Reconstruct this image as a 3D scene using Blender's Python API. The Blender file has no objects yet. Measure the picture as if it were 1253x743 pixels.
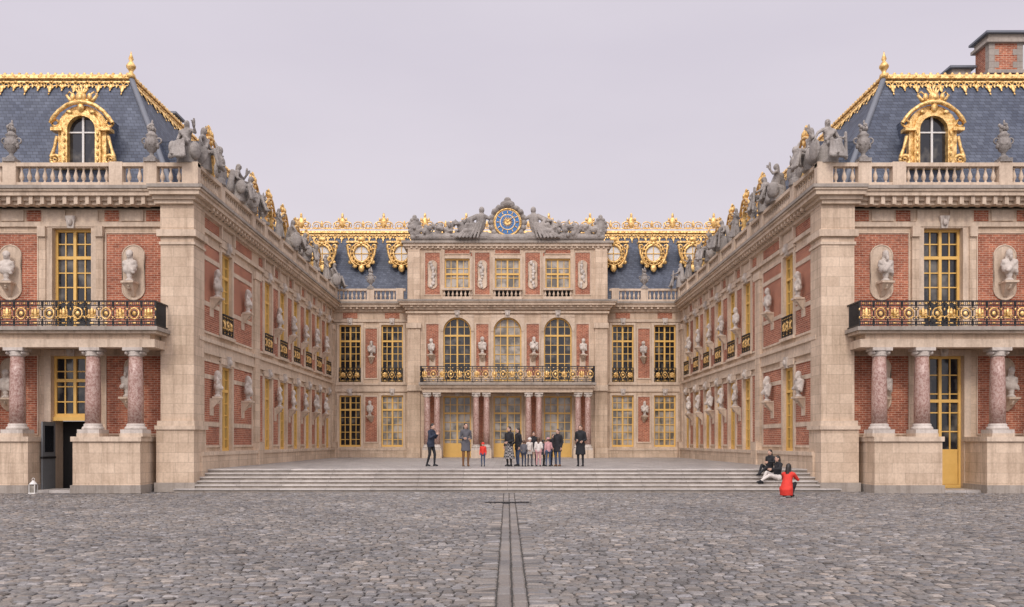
import bpy, math, random
import numpy as np
from mathutils import Vector, Matrix
random.seed(7); rng=np.random.RandomState(7)
S=bpy.context.scene
COL=S.collection
# ------------------------------------------------------------------ materials
def newmat(name):
    m=bpy.data.materials.new(name); m.use_nodes=True
    nt=m.node_tree; b=nt.nodes['Principled BSDF']
    return m,nt,b
def nd(nt,t,**k):
    n=nt.nodes.new(t)
    for a,v in k.items():
        if a in n.inputs: n.inputs[a].default_value=v
        else: setattr(n,a,v)
    return n
def mixc(nt,fac,a,b,mode='MIX'):
    n=nt.nodes.new('ShaderNodeMix'); n.data_type='RGBA'; n.blend_type=mode
    for idx,v in ((0,fac),(6,a),(7,b)):
        if isinstance(v,(int,float)): n.inputs[idx].default_value=v
        elif isinstance(v,tuple): n.inputs[idx].default_value=(*v,1)
        else: nt.links.new(v,n.inputs[idx])
    return n.outputs[2]
def noise(nt,scale,detail=4,vec=None,rough=.55):
    n=nd(nt,'ShaderNodeTexNoise',Scale=scale,Detail=detail,Roughness=rough)
    if vec is None: vec=nd(nt,'ShaderNodeNewGeometry').outputs['Position']
    nt.links.new(vec,n.inputs['Vector']); return n.outputs['Fac']
def ramp(nt,src,stops):
    r=nt.nodes.new('ShaderNodeValToRGB'); e=r.color_ramp.elements
    while len(e)<len(stops): e.new(.5)
    for i,(p,c) in enumerate(stops):
        e[i].position=p; e[i].color=(*c,1) if len(c)==3 else c
    nt.links.new(src,r.inputs[0]); return r.outputs[0]
def wallvec(nt,sz=1.0):
    g=nd(nt,'ShaderNodeNewGeometry'); s=nd(nt,'ShaderNodeSeparateXYZ'); nt.links.new(g.outputs['Position'],s.inputs[0])
    a=nd(nt,'ShaderNodeMath',operation='ADD'); nt.links.new(s.outputs[0],a.inputs[0]); nt.links.new(s.outputs[1],a.inputs[1])
    z=nd(nt,'ShaderNodeMath',operation='MULTIPLY'); nt.links.new(s.outputs[2],z.inputs[0]); z.inputs[1].default_value=sz
    c=nd(nt,'ShaderNodeCombineXYZ'); nt.links.new(a.outputs[0],c.inputs[0]); nt.links.new(z.outputs[0],c.inputs[1]); return c.outputs[0]
def scaled(nt,sx,sy,sz):
    g=nd(nt,'ShaderNodeNewGeometry'); m=nd(nt,'ShaderNodeMapping'); m.inputs['Scale'].default_value=(sx,sy,sz)
    nt.links.new(g.outputs['Position'],m.inputs[0]); return m.outputs[0]
def bump(nt,b,h,strength=.3,dist=.02):
    n=nd(nt,'ShaderNodeBump',Strength=strength,Distance=dist); nt.links.new(h,n.inputs['Height']); nt.links.new(n.outputs[0],b.inputs['Normal'])
def brickt(nt,vec,c1,c2,mo,bw,rh,ms,off=.5):
    t=nd(nt,'ShaderNodeTexBrick'); t.offset=off
    t.inputs['Color1'].default_value=(*c1,1); t.inputs['Color2'].default_value=(*c2,1); t.inputs['Mortar'].default_value=(*mo,1)
    t.inputs['Scale'].default_value=1; t.inputs['Brick Width'].default_value=bw; t.inputs['Row Height'].default_value=rh
    t.inputs['Mortar Size'].default_value=ms; t.inputs['Mortar Smooth'].default_value=.1
    nt.links.new(vec,t.inputs['Vector']); return t
M={}
def mk_stone(name,c,dk,joint=True,bs=.35,bd=.01,bsc=20):
    m,nt,b=newmat(name)
    if joint:
        t=brickt(nt,wallvec(nt),c,tuple(x*y for x,y in zip(c,(.82,.80,.78))),tuple(x*.6 for x in c),.95,.37,.007); col=t.outputs['Color']
    else:
        col=mixc(nt,noise(nt,3,3),c,tuple(x*.82 for x in c))
    f1=ramp(nt,noise(nt,.9,6),[(.35,(0,0,0)),(.7,(1,1,1))])
    col=mixc(nt,.6,col,mixc(nt,f1,(1.03,1.03,1.03),tuple(d/x*1.0 for d,x in zip(dk,c))),'MULTIPLY')
    f2=ramp(nt,noise(nt,1,7,scaled(nt,4,4,.3),.7),[(.48,(1,1,1)),(.74,(.48,.43,.39))])
    col=mixc(nt,.7,col,f2,'MULTIPLY')
    f3=ramp(nt,noise(nt,11,5,None,.7),[(.3,(.76,.75,.74)),(.62,(1.02,1.02,1.02))])
    col=mixc(nt,.75,col,f3,'MULTIPLY')
    nt.links.new(col,b.inputs['Base Color']); b.inputs['Roughness'].default_value=.85
    bump(nt,b,noise(nt,bsc,5),bs,bd); M[name]=m
mk_stone('stone',(.75,.59,.44),(.50,.375,.265))
mk_stone('stone_trim',(.77,.62,.475),(.50,.385,.28),False)
mk_stone('stone_grey',(.44,.385,.33),(.25,.22,.19),False)
mk_stone('statue_stone',(.44,.40,.365),(.10,.092,.09),False,.9,.06,9)
mk_stone('bust_marble',(.72,.645,.57),(.40,.35,.31),False,.5,.02,14)
m,nt,b=newmat('brick')
t=brickt(nt,wallvec(nt),(.33,.09,.045),(.52,.185,.10),(.58,.40,.29),.25,.085,.011)
c=mixc(nt,.9,t.outputs['Color'],ramp(nt,noise(nt,.8,5),[(.3,(.66,.60,.60)),(.7,(1.1,1.04,1.0))]),'MULTIPLY')
c=mixc(nt,.8,c,ramp(nt,noise(nt,8,3),[(.3,(.6,.6,.6)),(.7,(1.15,1.15,1.15))]),'MULTIPLY')
nt.links.new(c,b.inputs['Base Color']); b.inputs['Roughness'].default_value=.9; bump(nt,b,t.outputs['Fac'],-.4,.012); M['brick']=m
m,nt,b=newmat('slate')
t=brickt(nt,wallvec(nt),(.05,.064,.10),(.098,.12,.17),(.018,.022,.034),.24,.15,.009)
c=mixc(nt,.85,t.outputs['Color'],ramp(nt,noise(nt,.7,6),[(.3,(.62,.64,.70)),(.7,(1.25,1.2,1.12))]),'MULTIPLY')
c=mixc(nt,.5,c,ramp(nt,noise(nt,1,5,scaled(nt,3,3,.3)),[(.4,(.8,.8,.8)),(.7,(1.3,1.28,1.25))]),'MULTIPLY')
nt.links.new(c,b.inputs['Base Color']); b.inputs['Roughness'].default_value=.6; bump(nt,b,t.outputs['Fac'],-.5,.02); M['slate']=m
m,nt,b=newmat('lead_roof'); nt.links.new(mixc(nt,noise(nt,1.5),(.11,.125,.15),(.18,.19,.22)),b.inputs['Base Color']); b.inputs['Roughness'].default_value=.5; M['lead']=m
m,nt,b=newmat('gilding')
nt.links.new(mixc(nt,ramp(nt,noise(nt,7,5),[(.35,(0,0,0)),(.62,(1,1,1))]),(.48,.27,.07),(1.0,.68,.28)),b.inputs['Base Color'])
b.inputs['Metallic'].default_value=.45; b.inputs['Roughness'].default_value=.36; bump(nt,b,noise(nt,22,3),.6,.03); M['gold']=m
m,nt,b=newmat('ochre_paint')
nt.links.new(mixc(nt,noise(nt,4),(.66,.39,.09),(.82,.53,.16)),b.inputs['Base Color']); b.inputs['Roughness'].default_value=.5; M['frame']=m
def mk_glass(name,a,bb,lo,hi):
    m,nt,b=newmat(name)
    f=ramp(nt,noise(nt,1.3,3),[(lo,(0,0,0)),(hi,(1,1,1))])  # pale patches mixed into the base colour stand in for reflections and curtains
    nt.links.new(mixc(nt,f,a,bb),b.inputs['Base Color']); b.inputs['Roughness'].default_value=.08
    bump(nt,b,noise(nt,2.2,1),.2,.03); M[name]=m
mk_glass('glass',(.014,.016,.02),(.15,.14,.12),.5,.72)
mk_glass('glass_curtain',(.13,.12,.10),(.44,.40,.34),.4,.62)
m,nt,b=newmat('pink_marble')
w=noise(nt,11,9,scaled(nt,1.2,1.2,1),.78)
nt.links.new(ramp(nt,w,[(.32,(.17,.075,.06)),(.46,(.34,.19,.155)),(.57,(.54,.40,.34)),(.68,(.28,.155,.13))]),b.inputs['Base Color'])
b.inputs['Roughness'].default_value=.35; M['pmarble']=m
def mk_plain(name,c,rough=.7,metal=0,var=.25,sc=12):
    m,nt,b=newmat(name)
    nt.links.new(mixc(nt,noise(nt,sc),tuple(x*(1-var) for x in c),tuple(min(1,x*(1+var)) for x in c)),b.inputs['Base Color'])
    b.inputs['Roughness'].default_value=rough; b.inputs['Metallic'].default_value=metal; M[name]=m; return m
mk_plain('iron',(.018,.018,.02),.45,.2)
mk_plain('grey_door',(.16,.17,.18),.5)
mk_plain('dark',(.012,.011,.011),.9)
mk_plain('blue_enamel',(.035,.16,.40),.35)
mk_plain('whitepaint',(.7,.68,.64),.5)
mk_plain('skin',(.55,.34,.25),.55); mk_plain('hair_dark',(.02,.015,.012),.5); mk_plain('hair_brown',(.09,.05,.03),.5)
mk_plain('cloth_black',(.014,.014,.017),.85); mk_plain('cloth_navy',(.025,.032,.055),.85); mk_plain('denim',(.05,.07,.12),.85)
mk_plain('cloth_red',(.62,.035,.02),.75); mk_plain('cloth_tan',(.30,.19,.11),.85); mk_plain('cloth_cream',(.62,.57,.52),.8)
mk_plain('cloth_grey',(.10,.098,.11),.85); mk_plain('cloth_pink',(.5,.27,.27),.8); mk_plain('leather',(.16,.075,.03),.5)
m,nt,b=newmat('cloth_plaid')
g=nd(nt,'ShaderNodeNewGeometry'); ck=nd(nt,'ShaderNodeTexChecker',Scale=14); ck.inputs[1].default_value=(.3,.28,.27,1); ck.inputs[2].default_value=(.03,.03,.03,1)
nt.links.new(g.outputs['Position'],ck.inputs[0]); nt.links.new(ck.outputs[0],b.inputs['Base Color']); b.inputs['Roughness'].default_value=.9; M['cloth_plaid']=m
# paving
m,nt,b=newmat('granite_setts')
a=nd(nt,'ShaderNodeAttribute',attribute_name='tone'); a2=nd(nt,'ShaderNodeAttribute',attribute_name='hue')
c=ramp(nt,a.outputs['Fac'],[(0,(.085,.08,.078)),(.3,(.15,.141,.135)),(.7,(.205,.193,.184)),(1,(.32,.30,.285))])
c=mixc(nt,1.0,c,ramp(nt,a2.outputs['Fac'],[(0,(1.08,.99,.90)),(.5,(1,1,1)),(1,(.94,.98,1.06))]),'MULTIPLY')
c=mixc(nt,.8,c,ramp(nt,noise(nt,30,4),[(.3,(.65,.65,.65)),(.7,(1.2,1.18,1.15))]),'MULTIPLY')
c=mixc(nt,.85,c,ramp(nt,noise(nt,.3,6),[(.3,(.68,.68,.70)),(.7,(1.2,1.17,1.13))]),'MULTIPLY')
nt.links.new(c,b.inputs['Base Color'])
nt.links.new(ramp(nt,noise(nt,3,4),[(.3,(.36,.36,.36)),(.7,(.62,.62,.62))]),b.inputs['Roughness']); bump(nt,b,noise(nt,45,4),.5,.01); M['setts']=m
m,nt,b=newmat('sett_ground')
t=brickt(nt,nd(nt,'ShaderNodeNewGeometry').outputs['Position'],(.13,.12,.113),(.21,.197,.187),(.04,.037,.033),.18,.13,.012)
c=mixc(nt,.6,t.outputs['Color'],ramp(nt,noise(nt,.4,6),[(.3,(.7,.7,.7)),(.7,(1.1,1.1,1.1))]),'MULTIPLY')
nt.links.new(c,b.inputs['Base Color']); b.inputs['Roughness'].default_value=.7; bump(nt,b,t.outputs['Fac'],-.6,.02); M['sheet']=m
mk_plain('joint_earth',(.06,.054,.048),.95)
mk_terr=None
def mk_terr(name,c1,c2,mo,bw,rh,ms):
    m,nt,b=newmat(name)
    t=brickt(nt,nd(nt,'ShaderNodeNewGeometry').outputs['Position'],c1,c2,mo,bw,rh,ms)
    c=mixc(nt,.75,t.outputs['Color'],ramp(nt,noise(nt,2.2,7,None,.65),[(.3,(.55,.54,.53)),(.65,(1.08,1.08,1.08))]),'MULTIPLY')
    nt.links.new(c,b.inputs['Base Color']); b.inputs['Roughness'].default_value=.5; bump(nt,b,noise(nt,15,4),.2,.01); M[name]=m
mk_terr('marble_paving',(.42,.395,.375),(.29,.272,.262),(.13,.12,.11),.6,.6,.012)
mk_terr('step_stone',(.56,.52,.48),(.44,.405,.375),(.2,.18,.165),1.7,20,.008)
MATS=list(M.keys()); MI={k:i for i,k in enumerate(MATS)}
# ------------------------------------------------------------------ mesh builder
class MB:
    def __init__(s): s.v=[];s.f=[];s.m=[];s.s=[];s.M=None;s.flip=False
    def frame(s,o,u,n,w=(0,0,1)):
        s.M=(Vector(o),Vector(u),Vector(n),Vector(w)); s.flip=Matrix((u,n,w)).determinant()<0; return s
    def noframe(s): s.M=None; s.flip=False
    def add(s,vs,fs,mat,smooth=False):
        b=len(s.v)
        if s.M:
            o,u,n,w=s.M
            s.v+= [tuple(o+u*p[0]+n*p[1]+w*p[2]) for p in vs]
        else: s.v+=[tuple(p) for p in vs]
        mi=MI[mat]
        for f in fs:
            g=[b+i for i in f]
            if s.flip: g.reverse()
            s.f.append(g); s.m.append(mi); s.s.append(smooth)
    def box(s,x0,x1,y0,y1,z0,z1,mat):
        if x0>x1:x0,x1=x1,x0
        if y0>y1:y0,y1=y1,y0
        s.add([(x0,y0,z0),(x1,y0,z0),(x1,y1,z0),(x0,y1,z0),(x0,y0,z1),(x1,y0,z1),(x1,y1,z1),(x0,y1,z1)],
          [(0,3,2,1),(4,5,6,7),(0,1,5,4),(1,2,6,5),(2,3,7,6),(3,0,4,7)],mat)
    def quad(s,a,b,c,d,mat): s.add([a,b,c,d],[(0,1,2,3)],mat)
    def lathe(s,cx,cy,cz,prof,mat,seg=10,smooth=True):
        vs=[];n=len(prof)
        for r,z in prof:
            for i in range(seg):
                a=2*math.pi*i/seg; vs.append((cx+r*math.cos(a),cy+r*math.sin(a),cz+z))
        fs=[(j*seg+i,j*seg+(i+1)%seg,(j+1)*seg+(i+1)%seg,(j+1)*seg+i) for j in range(n-1) for i in range(seg)]
        fs.append(tuple(range(seg))[::-1]); fs.append(tuple((n-1)*seg+i for i in range(seg)))
        s.add(vs,fs,mat,smooth)
    def ell(s,c,r,mat,seg=10,rings=6,R=None):
        vs=[];
        for j in range(rings+1):
            t=math.pi*j/rings
            for i in range(seg):
                a=2*math.pi*i/seg; p=Vector((r[0]*math.sin(t)*math.cos(a),r[1]*math.sin(t)*math.sin(a),-r[2]*math.cos(t)))
                if R is not None: p=R@p
                vs.append((c[0]+p.x,c[1]+p.y,c[2]+p.z))
        fs=[(j*seg+i,j*seg+(i+1)%seg,(j+1)*seg+(i+1)%seg,(j+1)*seg+i) for j in range(rings) for i in range(seg)]
        s.add(vs,fs,mat,True)
    def cap(s,p0,p1,r0,r1,mat,seg=10):
        p0=Vector(p0);p1=Vector(p1);d=p1-p0;L=max(d.length,1e-5);d/=L
        q=d.to_track_quat('Z','Y'); prof=[]
        for k in range(4): a=-math.pi/2+k*math.pi/6; prof.append((max(r0*math.cos(a),1e-4),r0*math.sin(a)))
        for k in range(4): a=k*math.pi/6; prof.append((max(r1*math.cos(a),1e-4),L+r1*math.sin(a)))
        vs=[]
        for r,z in prof:
            for i in range(seg):
                a=2*math.pi*i/seg; vs.append(tuple(p0+q@Vector((r*math.cos(a),r*math.sin(a),z))))
        n=len(prof)
        fs=[(j*seg+i,j*seg+(i+1)%seg,(j+1)*seg+(i+1)%seg,(j+1)*seg+i) for j in range(n-1) for i in range(seg)]
        fs.append(tuple(range(seg))[::-1]); fs.append(tuple((n-1)*seg+i for i in range(seg)))
        s.add(vs,fs,mat,True)
    def tube(s,pts,r,mat,seg=5,closed=False):
        P=[Vector(p) for p in pts];n=len(P);vs=[]
        for i,p in enumerate(P):
            a=P[(i-1)%n] if (closed or i>0) else p; b=P[(i+1)%n] if (closed or i<n-1) else p
            q=(b-a).normalized().to_track_quat('Z','Y'); rr=r[i] if isinstance(r,(list,tuple)) else r
            for k in range(seg):
                t=2*math.pi*k/seg; vs.append(tuple(p+q@Vector((rr*math.cos(t),rr*math.sin(t),0))))
        fs=[(j*seg+i,j*seg+(i+1)%seg,((j+1)%n)*seg+(i+1)%seg,((j+1)%n)*seg+i) for j in range(n if closed else n-1) for i in range(seg)]
        s.add(vs,fs,mat,True)
    def ring(s,cx,cy,cz,R,r,mat,a0=0,a1=360,seg=12,rz=None):
        rz=rz or R
        full=abs(a1-a0)>=360
        n=seg if full else seg+1
        pts=[(cx+R*math.cos(math.radians(a0+(a1-a0)*i/seg)),cy,cz+rz*math.sin(math.radians(a0+(a1-a0)*i/seg))) for i in range(n)]
        s.tube(pts,r,mat,5,full)
    def build(s,name,parent=None,loc=None,coll=True):
        me=bpy.data.meshes.new(name); me.from_pydata(s.v,[],s.f)
        used=sorted(set(s.m)); mp={u:i for i,u in enumerate(used)}
        for u in used: me.materials.append(M[MATS[u]])
        me.polygons.foreach_set('material_index',[mp[i] for i in s.m]); me.polygons.foreach_set('use_smooth',s.s); me.update()
        if not coll: return me
        o=bpy.data.objects.new(name,me); COL.objects.link(o)
        if parent: o.parent=parent
        if loc: o.location=loc
        return o
def empty(name):
    e=bpy.data.objects.new(name,None); COL.objects.link(e); return e
palace=empty('palace')
# ------------------------------------------------------------------ facade helpers
def wall(mb,u0,u1,z0,z1,ops,mat,d=0):
    us=sorted(set([u0,u1]+[x for o in ops for x in o[:2] if u0<x<u1])); zs=sorted(set([z0,z1]+[x for o in ops for x in o[2:4] if z0<x<z1]))
    for i in range(len(us)-1):
        for j in range(len(zs)-1):
            uc=(us[i]+us[i+1])/2; zc=(zs[j]+zs[j+1])/2
            if any(o[0]<uc<o[1] and o[2]<zc<o[3] for o in ops): continue
            mb.quad((us[i],d,zs[j]),(us[i+1],d,zs[j]),(us[i+1],d,zs[j+1]),(us[i],d,zs[j+1]),mat)
def panel(mb,u0,u1,z0,z1,d=0,fr=.09,bands=()):
    mb.box(u0,u1,d-.02,d+.012,z0,z1,'brick')
    for a,b_,c_,e in ((u0-fr,u0,z0-fr,z1+fr),(u1,u1+fr,z0-fr,z1+fr),(u0,u1,z0-fr,z0),(u0,u1,z1,z1+fr)):
        mb.box(a,b_,d-.02,d+.05,c_,e,'stone_trim')
    for z in bands: mb.box(u0,u1,d-.02,d+.04,z-.09,z+.09,'stone_trim')
def window(mb,uc,w,z0,z1,cols=4,rows=7,glass='glass',arch=False,sur=.22,d=0,deep=.3,sill=True,trans=.72,key=True,door=False):
    h=w/2; g=d-deep
    mb.quad((uc-h,g,z0),(uc+h,g,z0),(uc+h,g,z1),(uc-h,g,z1),glass)
    F='frame'
    mb.box(uc-h,uc-h+.09,g+.002,g+.09,z0,z1,F); mb.box(uc+h-.09,uc+h,g+.002,g+.09,z0,z1,F)
    mb.box(uc-h+.09,uc+h-.09,g+.002,g+.088,z0,z0+.13,F); mb.box(uc-h+.09,uc+h-.09,g+.002,g+.088,z1-.1,z1,F)
    mb.box(uc-.055,uc+.055,g+.002,g+.1,z0+.13,z1-.1,F)
    zt=z0+(z1-z0)*trans
    if trans<1: mb.box(uc-h+.09,uc+h-.09,g+.002,g+.095,zt-.06,zt+.06,F)
    for i in range(1,cols):
        if abs(i-cols/2)<.01: continue
        u=uc-h+w*i/cols; mb.box(u-.022,u+.022,g+.002,g+.05,z0+.1,z1-.08,F)
    for j in range(1,rows):
        z=z0+(z1-z0)*j/rows
        if abs(z-zt)<.12: continue
        mb.box(uc-h+.08,uc+h-.08,g+.002,g+.045,z-.022,z+.022,F)
    if door: mb.box(uc-h+.1,uc+h-.1,g+.01,g+.06,z0+.12,z0+.95,F)
    S1='stone_trim'
    mb.box(uc-h-sur,uc-h,g-.02,d+.07,z0,z1,S1); mb.box(uc+h,uc+h+sur,g-.02,d+.07,z0,z1,S1)
    if arch:
        zs=z1-h; n=14
        for i in range(n):
            a0=math.pi*i/n;a1=math.pi*(i+1)/n
            p0=(uc+h*math.cos(a0),zs+h*math.sin(a0));p1=(uc+h*math.cos(a1),zs+h*math.sin(a1))
            zt_=z1+.02
            mb.quad((p0[0],d+.05,p0[1]),(p1[0],d+.05,p1[1]),(p1[0],d+.05,zt_),(p0[0],d+.05,zt_),S1)
            mb.quad((p0[0],g,p0[1]),(p1[0],g,p1[1]),(p1[0],d+.05,p1[1]),(p0[0],d+.05,p0[1]),S1)
            R=h+.17; q0=(uc+R*math.cos(a0),zs+R*math.sin(a0));q1=(uc+R*math.cos(a1),zs+R*math.sin(a1))
            mb.add([(p0[0],d+.11,p0[1]),(p1[0],d+.11,p1[1]),(q1[0],d+.11,q1[1]),(q0[0],d+.11,q0[1]),
                    (p0[0],d,p0[1]),(p1[0],d,p1[1]),(q1[0],d,q1[1]),(q0[0],d,q0[1])],[(0,1,2,3),(0,1,5,4),(3,2,6,7)],S1)
            fr=h-.09; r0=(uc+fr*math.cos(a0),zs+fr*math.sin(a0));r1=(uc+fr*math.cos(a1),zs+fr*math.sin(a1))
            mb.quad((p0[0],g+.1,p0[1]),(p1[0],g+.1,p1[1]),(r1[0],g+.1,r1[1]),(r0[0],g+.1,r0[1]),F)
    mb.box(uc-h-sur,uc+h+sur,g-.02,d+.065,z1+(.02 if arch else 0),z1+sur*.8+.02,S1)
    if key:
        mb.add([(uc-.12,d,z1-.02),(uc+.12,d,z1-.02),(uc+.19,d,z1+.45),(uc-.19,d,z1+.45),(uc-.12,d+.16,z1-.02),(uc+.12,d+.16,z1-.02),(uc+.19,d+.2,z1+.45),(uc-.19,d+.2,z1+.45)],
           [(4,5,6,7),(0,1,5,4),(1,2,6,5),(3,0,4,7),(2,3,7,6)],'bust_marble')
        mb.ell((uc,d+.2,z1+.2),(.1,.09,.14),'bust_marble',8,5)
    if sill: mb.box(uc-h-sur-.05,uc+h+sur+.05,g-.02,d+.15,z0-.14,z0,S1)
def cornice(mb,u0,u1,layers,t0=0,t1=0,base=0):
    for z0,z1,d,mt in layers:
        mb.box(u0+t0*d,u1+t1*d,-.3,d+base,z0,z1,mt)
def dentils(mb,u0,u1,z0,z1,d0,d1,sp=.32,w=.16,mat='stone_trim'):
    n=int((u1-u0)/sp)
    for i in range(n):
        u=u0+(i+.5)*(u1-u0)/n; mb.box(u-w/2,u+w/2,d0,d1,z0,z1,mat)
BP=[(.055,0),(.055,.05),(.035,.07),(.04,.1),(.085,.2),(.09,.27),(.06,.4),(.035,.5),(.035,.56),(.055,.6),(.055,.66)]
def balustrade(mb,u0,u1,dc,z0,piers,mat='stone_trim',H=.9):
    k=(H-.3)/.66
    mb.box(u0,u1,dc-.14,dc+.14,z0,z0+.16,mat); mb.box(u0,u1,dc-.15,dc+.15,z0+H-.14,z0+H,mat)
    pr=[(r,z*k) for r,z in BP]
    for p,w in piers: mb.box(p-w/2,p+w/2,dc-.17,dc+.17,z0,z0+H+.03,mat)
    edges=sorted([(u0-.01,u0)]+[(p-w/2,p+w/2) for p,w in piers]+[(u1,u1+.01)])
    for (a,b_),(c_,e) in zip(edges,edges[1:]):
        L=c_-b_
        if L<.3: continue
        n=max(1,int(L/.27))
        for i in range(n): mb.lathe(b_+(i+.5)*L/n,dc,z0+.16,pr,mat,8)
def railing(mb,u0,u1,d,z0,z1,gold=True,sp=.1,mot=.62):
    mb.box(u0,u1,d-.035,d+.035,z1-.05,z1,'iron'); mb.box(u0,u1,d-.025,d+.025,z0+.04,z0+.08,'iron'); mb.box(u0,u1,d-.02,d+.02,z1-.2,z1-.17,'iron'); mb.box(u0,u1,d-.02,d+.02,z0+.17,z0+.2,'iron')
    n=max(1,round((u1-u0)/mot)); L=(u1-u0)/n; H=z1-z0
    for i in range(n+1): u=u0+i*L; mb.box(u-.018,u+.018,d-.02,d+.02,z0,z1-.05,'iron')
    for i in range(n):
        c=u0+(i+.5)*L; zc=(z0+z1)/2; R=min(L*.38,H*.29)
        mb.ring(c,d,zc,R*.55,.018,'iron')
        if gold:
            if i%2==0:
                mb.ell((c,d,zc+.02),(R*.4,.04,R*1.0),'gold',6,4); mb.ell((c-R*.55,d,zc+.05),(R*.26,.03,R*.6),'gold',5,4); mb.ell((c+R*.55,d,zc+.05),(R*.26,.03,R*.6),'gold',5,4)
                mb.ring(c-R*.55,d,zc-R*.55,R*.28,.028,'gold',seg=7); mb.ring(c+R*.55,d,zc-R*.55,R*.28,.028,'gold',seg=7); mb.ell((c,d,zc-R*.8),(R*.6,.03,R*.16),'gold',6,4)
            else:
                mb.ring(c,d,zc,R*.85,.032,'gold',seg=12,rz=R*1.05); mb.ell((c,d,zc),(R*.45,.04,R*.5),'gold',7,4)
            mb.ell((c-L*.22,d,z1-.11),(.06,.02,.035),'gold',6,4); mb.ell((c+L*.22,d,z1-.11),(.06,.02,.035),'gold',6,4)
            mb.ell((c,d,z0+.125),(.1,.02,.03),'gold',6,4)
            for sz in (-1,1): mb.ell((c-L*.5,d+.01,zc+sz*H*.16),(.03,.03,.06),'gold',5,4)
        for sx in (-1,1):
            for sz in (-1,1): mb.ring(c+sx*L*.4,d,zc+sz*H*.2,L*.09,.016,'iron')
        k=int(L/.07)
        for j in range(k): 
            u=u0+i*L+(j+.5)*L/k; mb.box(u-.008,u+.008,d-.01,d+.01,z1-.18,z1-.05,'iron')
            mb.box(u-.008,u+.008,d-.01,d+.01,z0+.08,z0+.18,'iron')
def column(mb,u,d,z0,z1,r=.27):
    mb.box(u-r*1.45,u+r*1.45,d-r*1.45,d+r*1.45,z0,z0+.14,'bust_marble')
    mb.lathe(u,d,z0+.14,[(r*1.35,0),(r*1.4,.05),(r*1.3,.1),(r*1.12,.13),(r*1.2,.18),(r*1.05,.22)],'bust_marble',18)
    H=z1-z0; hs=H-.14-.22-.32
    mb.lathe(u,d,z0+.36,[(r*1.0,0),(r*1.0,hs*.33),(r*.95,hs*.7),(r*.86,hs)],'pmarble',20)
    zt=z0+.36+hs
    mb.lathe(u,d,zt,[(r*.9,0),(r*1.0,.04),(r*.9,.08),(r*1.15,.18)],'bust_marble',18)
    for sx in (-1,1): 
        mb.ell((u+sx*r*.98,d,zt+.13),(.09,r*1.05,.1),'bust_marble',8,6)
    mb.box(u-r*1.3,u+r*1.3,d-r*1.2,d+r*1.2,zt+.2,zt+.32,'bust_marble')
def niche(mb,u,z0,z1,w=.62,d=0,mat='stone_trim'):
    h=w/2; n=10; zs=z1-h; zb=z0+h
    pts=[(u+h*math.cos(math.pi*i/n),zs+h*math.sin(math.pi*i/n)) for i in range(n+1)]+[(u-h*math.cos(math.pi*i/n),zb-h*math.sin(math.pi*i/n)) for i in range(n+1)]
    N=len(pts)
    mb.add([(a,d+.045,b_) for a,b_ in pts]+[(a,d-.02,b_) for a,b_ in pts],[tuple(range(N))]+[(i,(i+1)%N,N+(i+1)%N,N+i) for i in range(N)],mat)
    mb.tube([(a,d+.04,b_) for a,b_ in pts],.035,'stone_trim',5,True)
CL=[(10.15,10.32,.10,'stone_trim'),(10.86,11.0,.16,'stone_trim'),(11.0,11.14,.28,'stone_trim'),(11.14,11.3,.48,'stone_trim'),(11.3,11.38,.56,'stone_trim'),(11.38,11.5,.62,'stone_grey')]
BUSTS=[]   # (x,y,z,rotz,scale)
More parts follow.
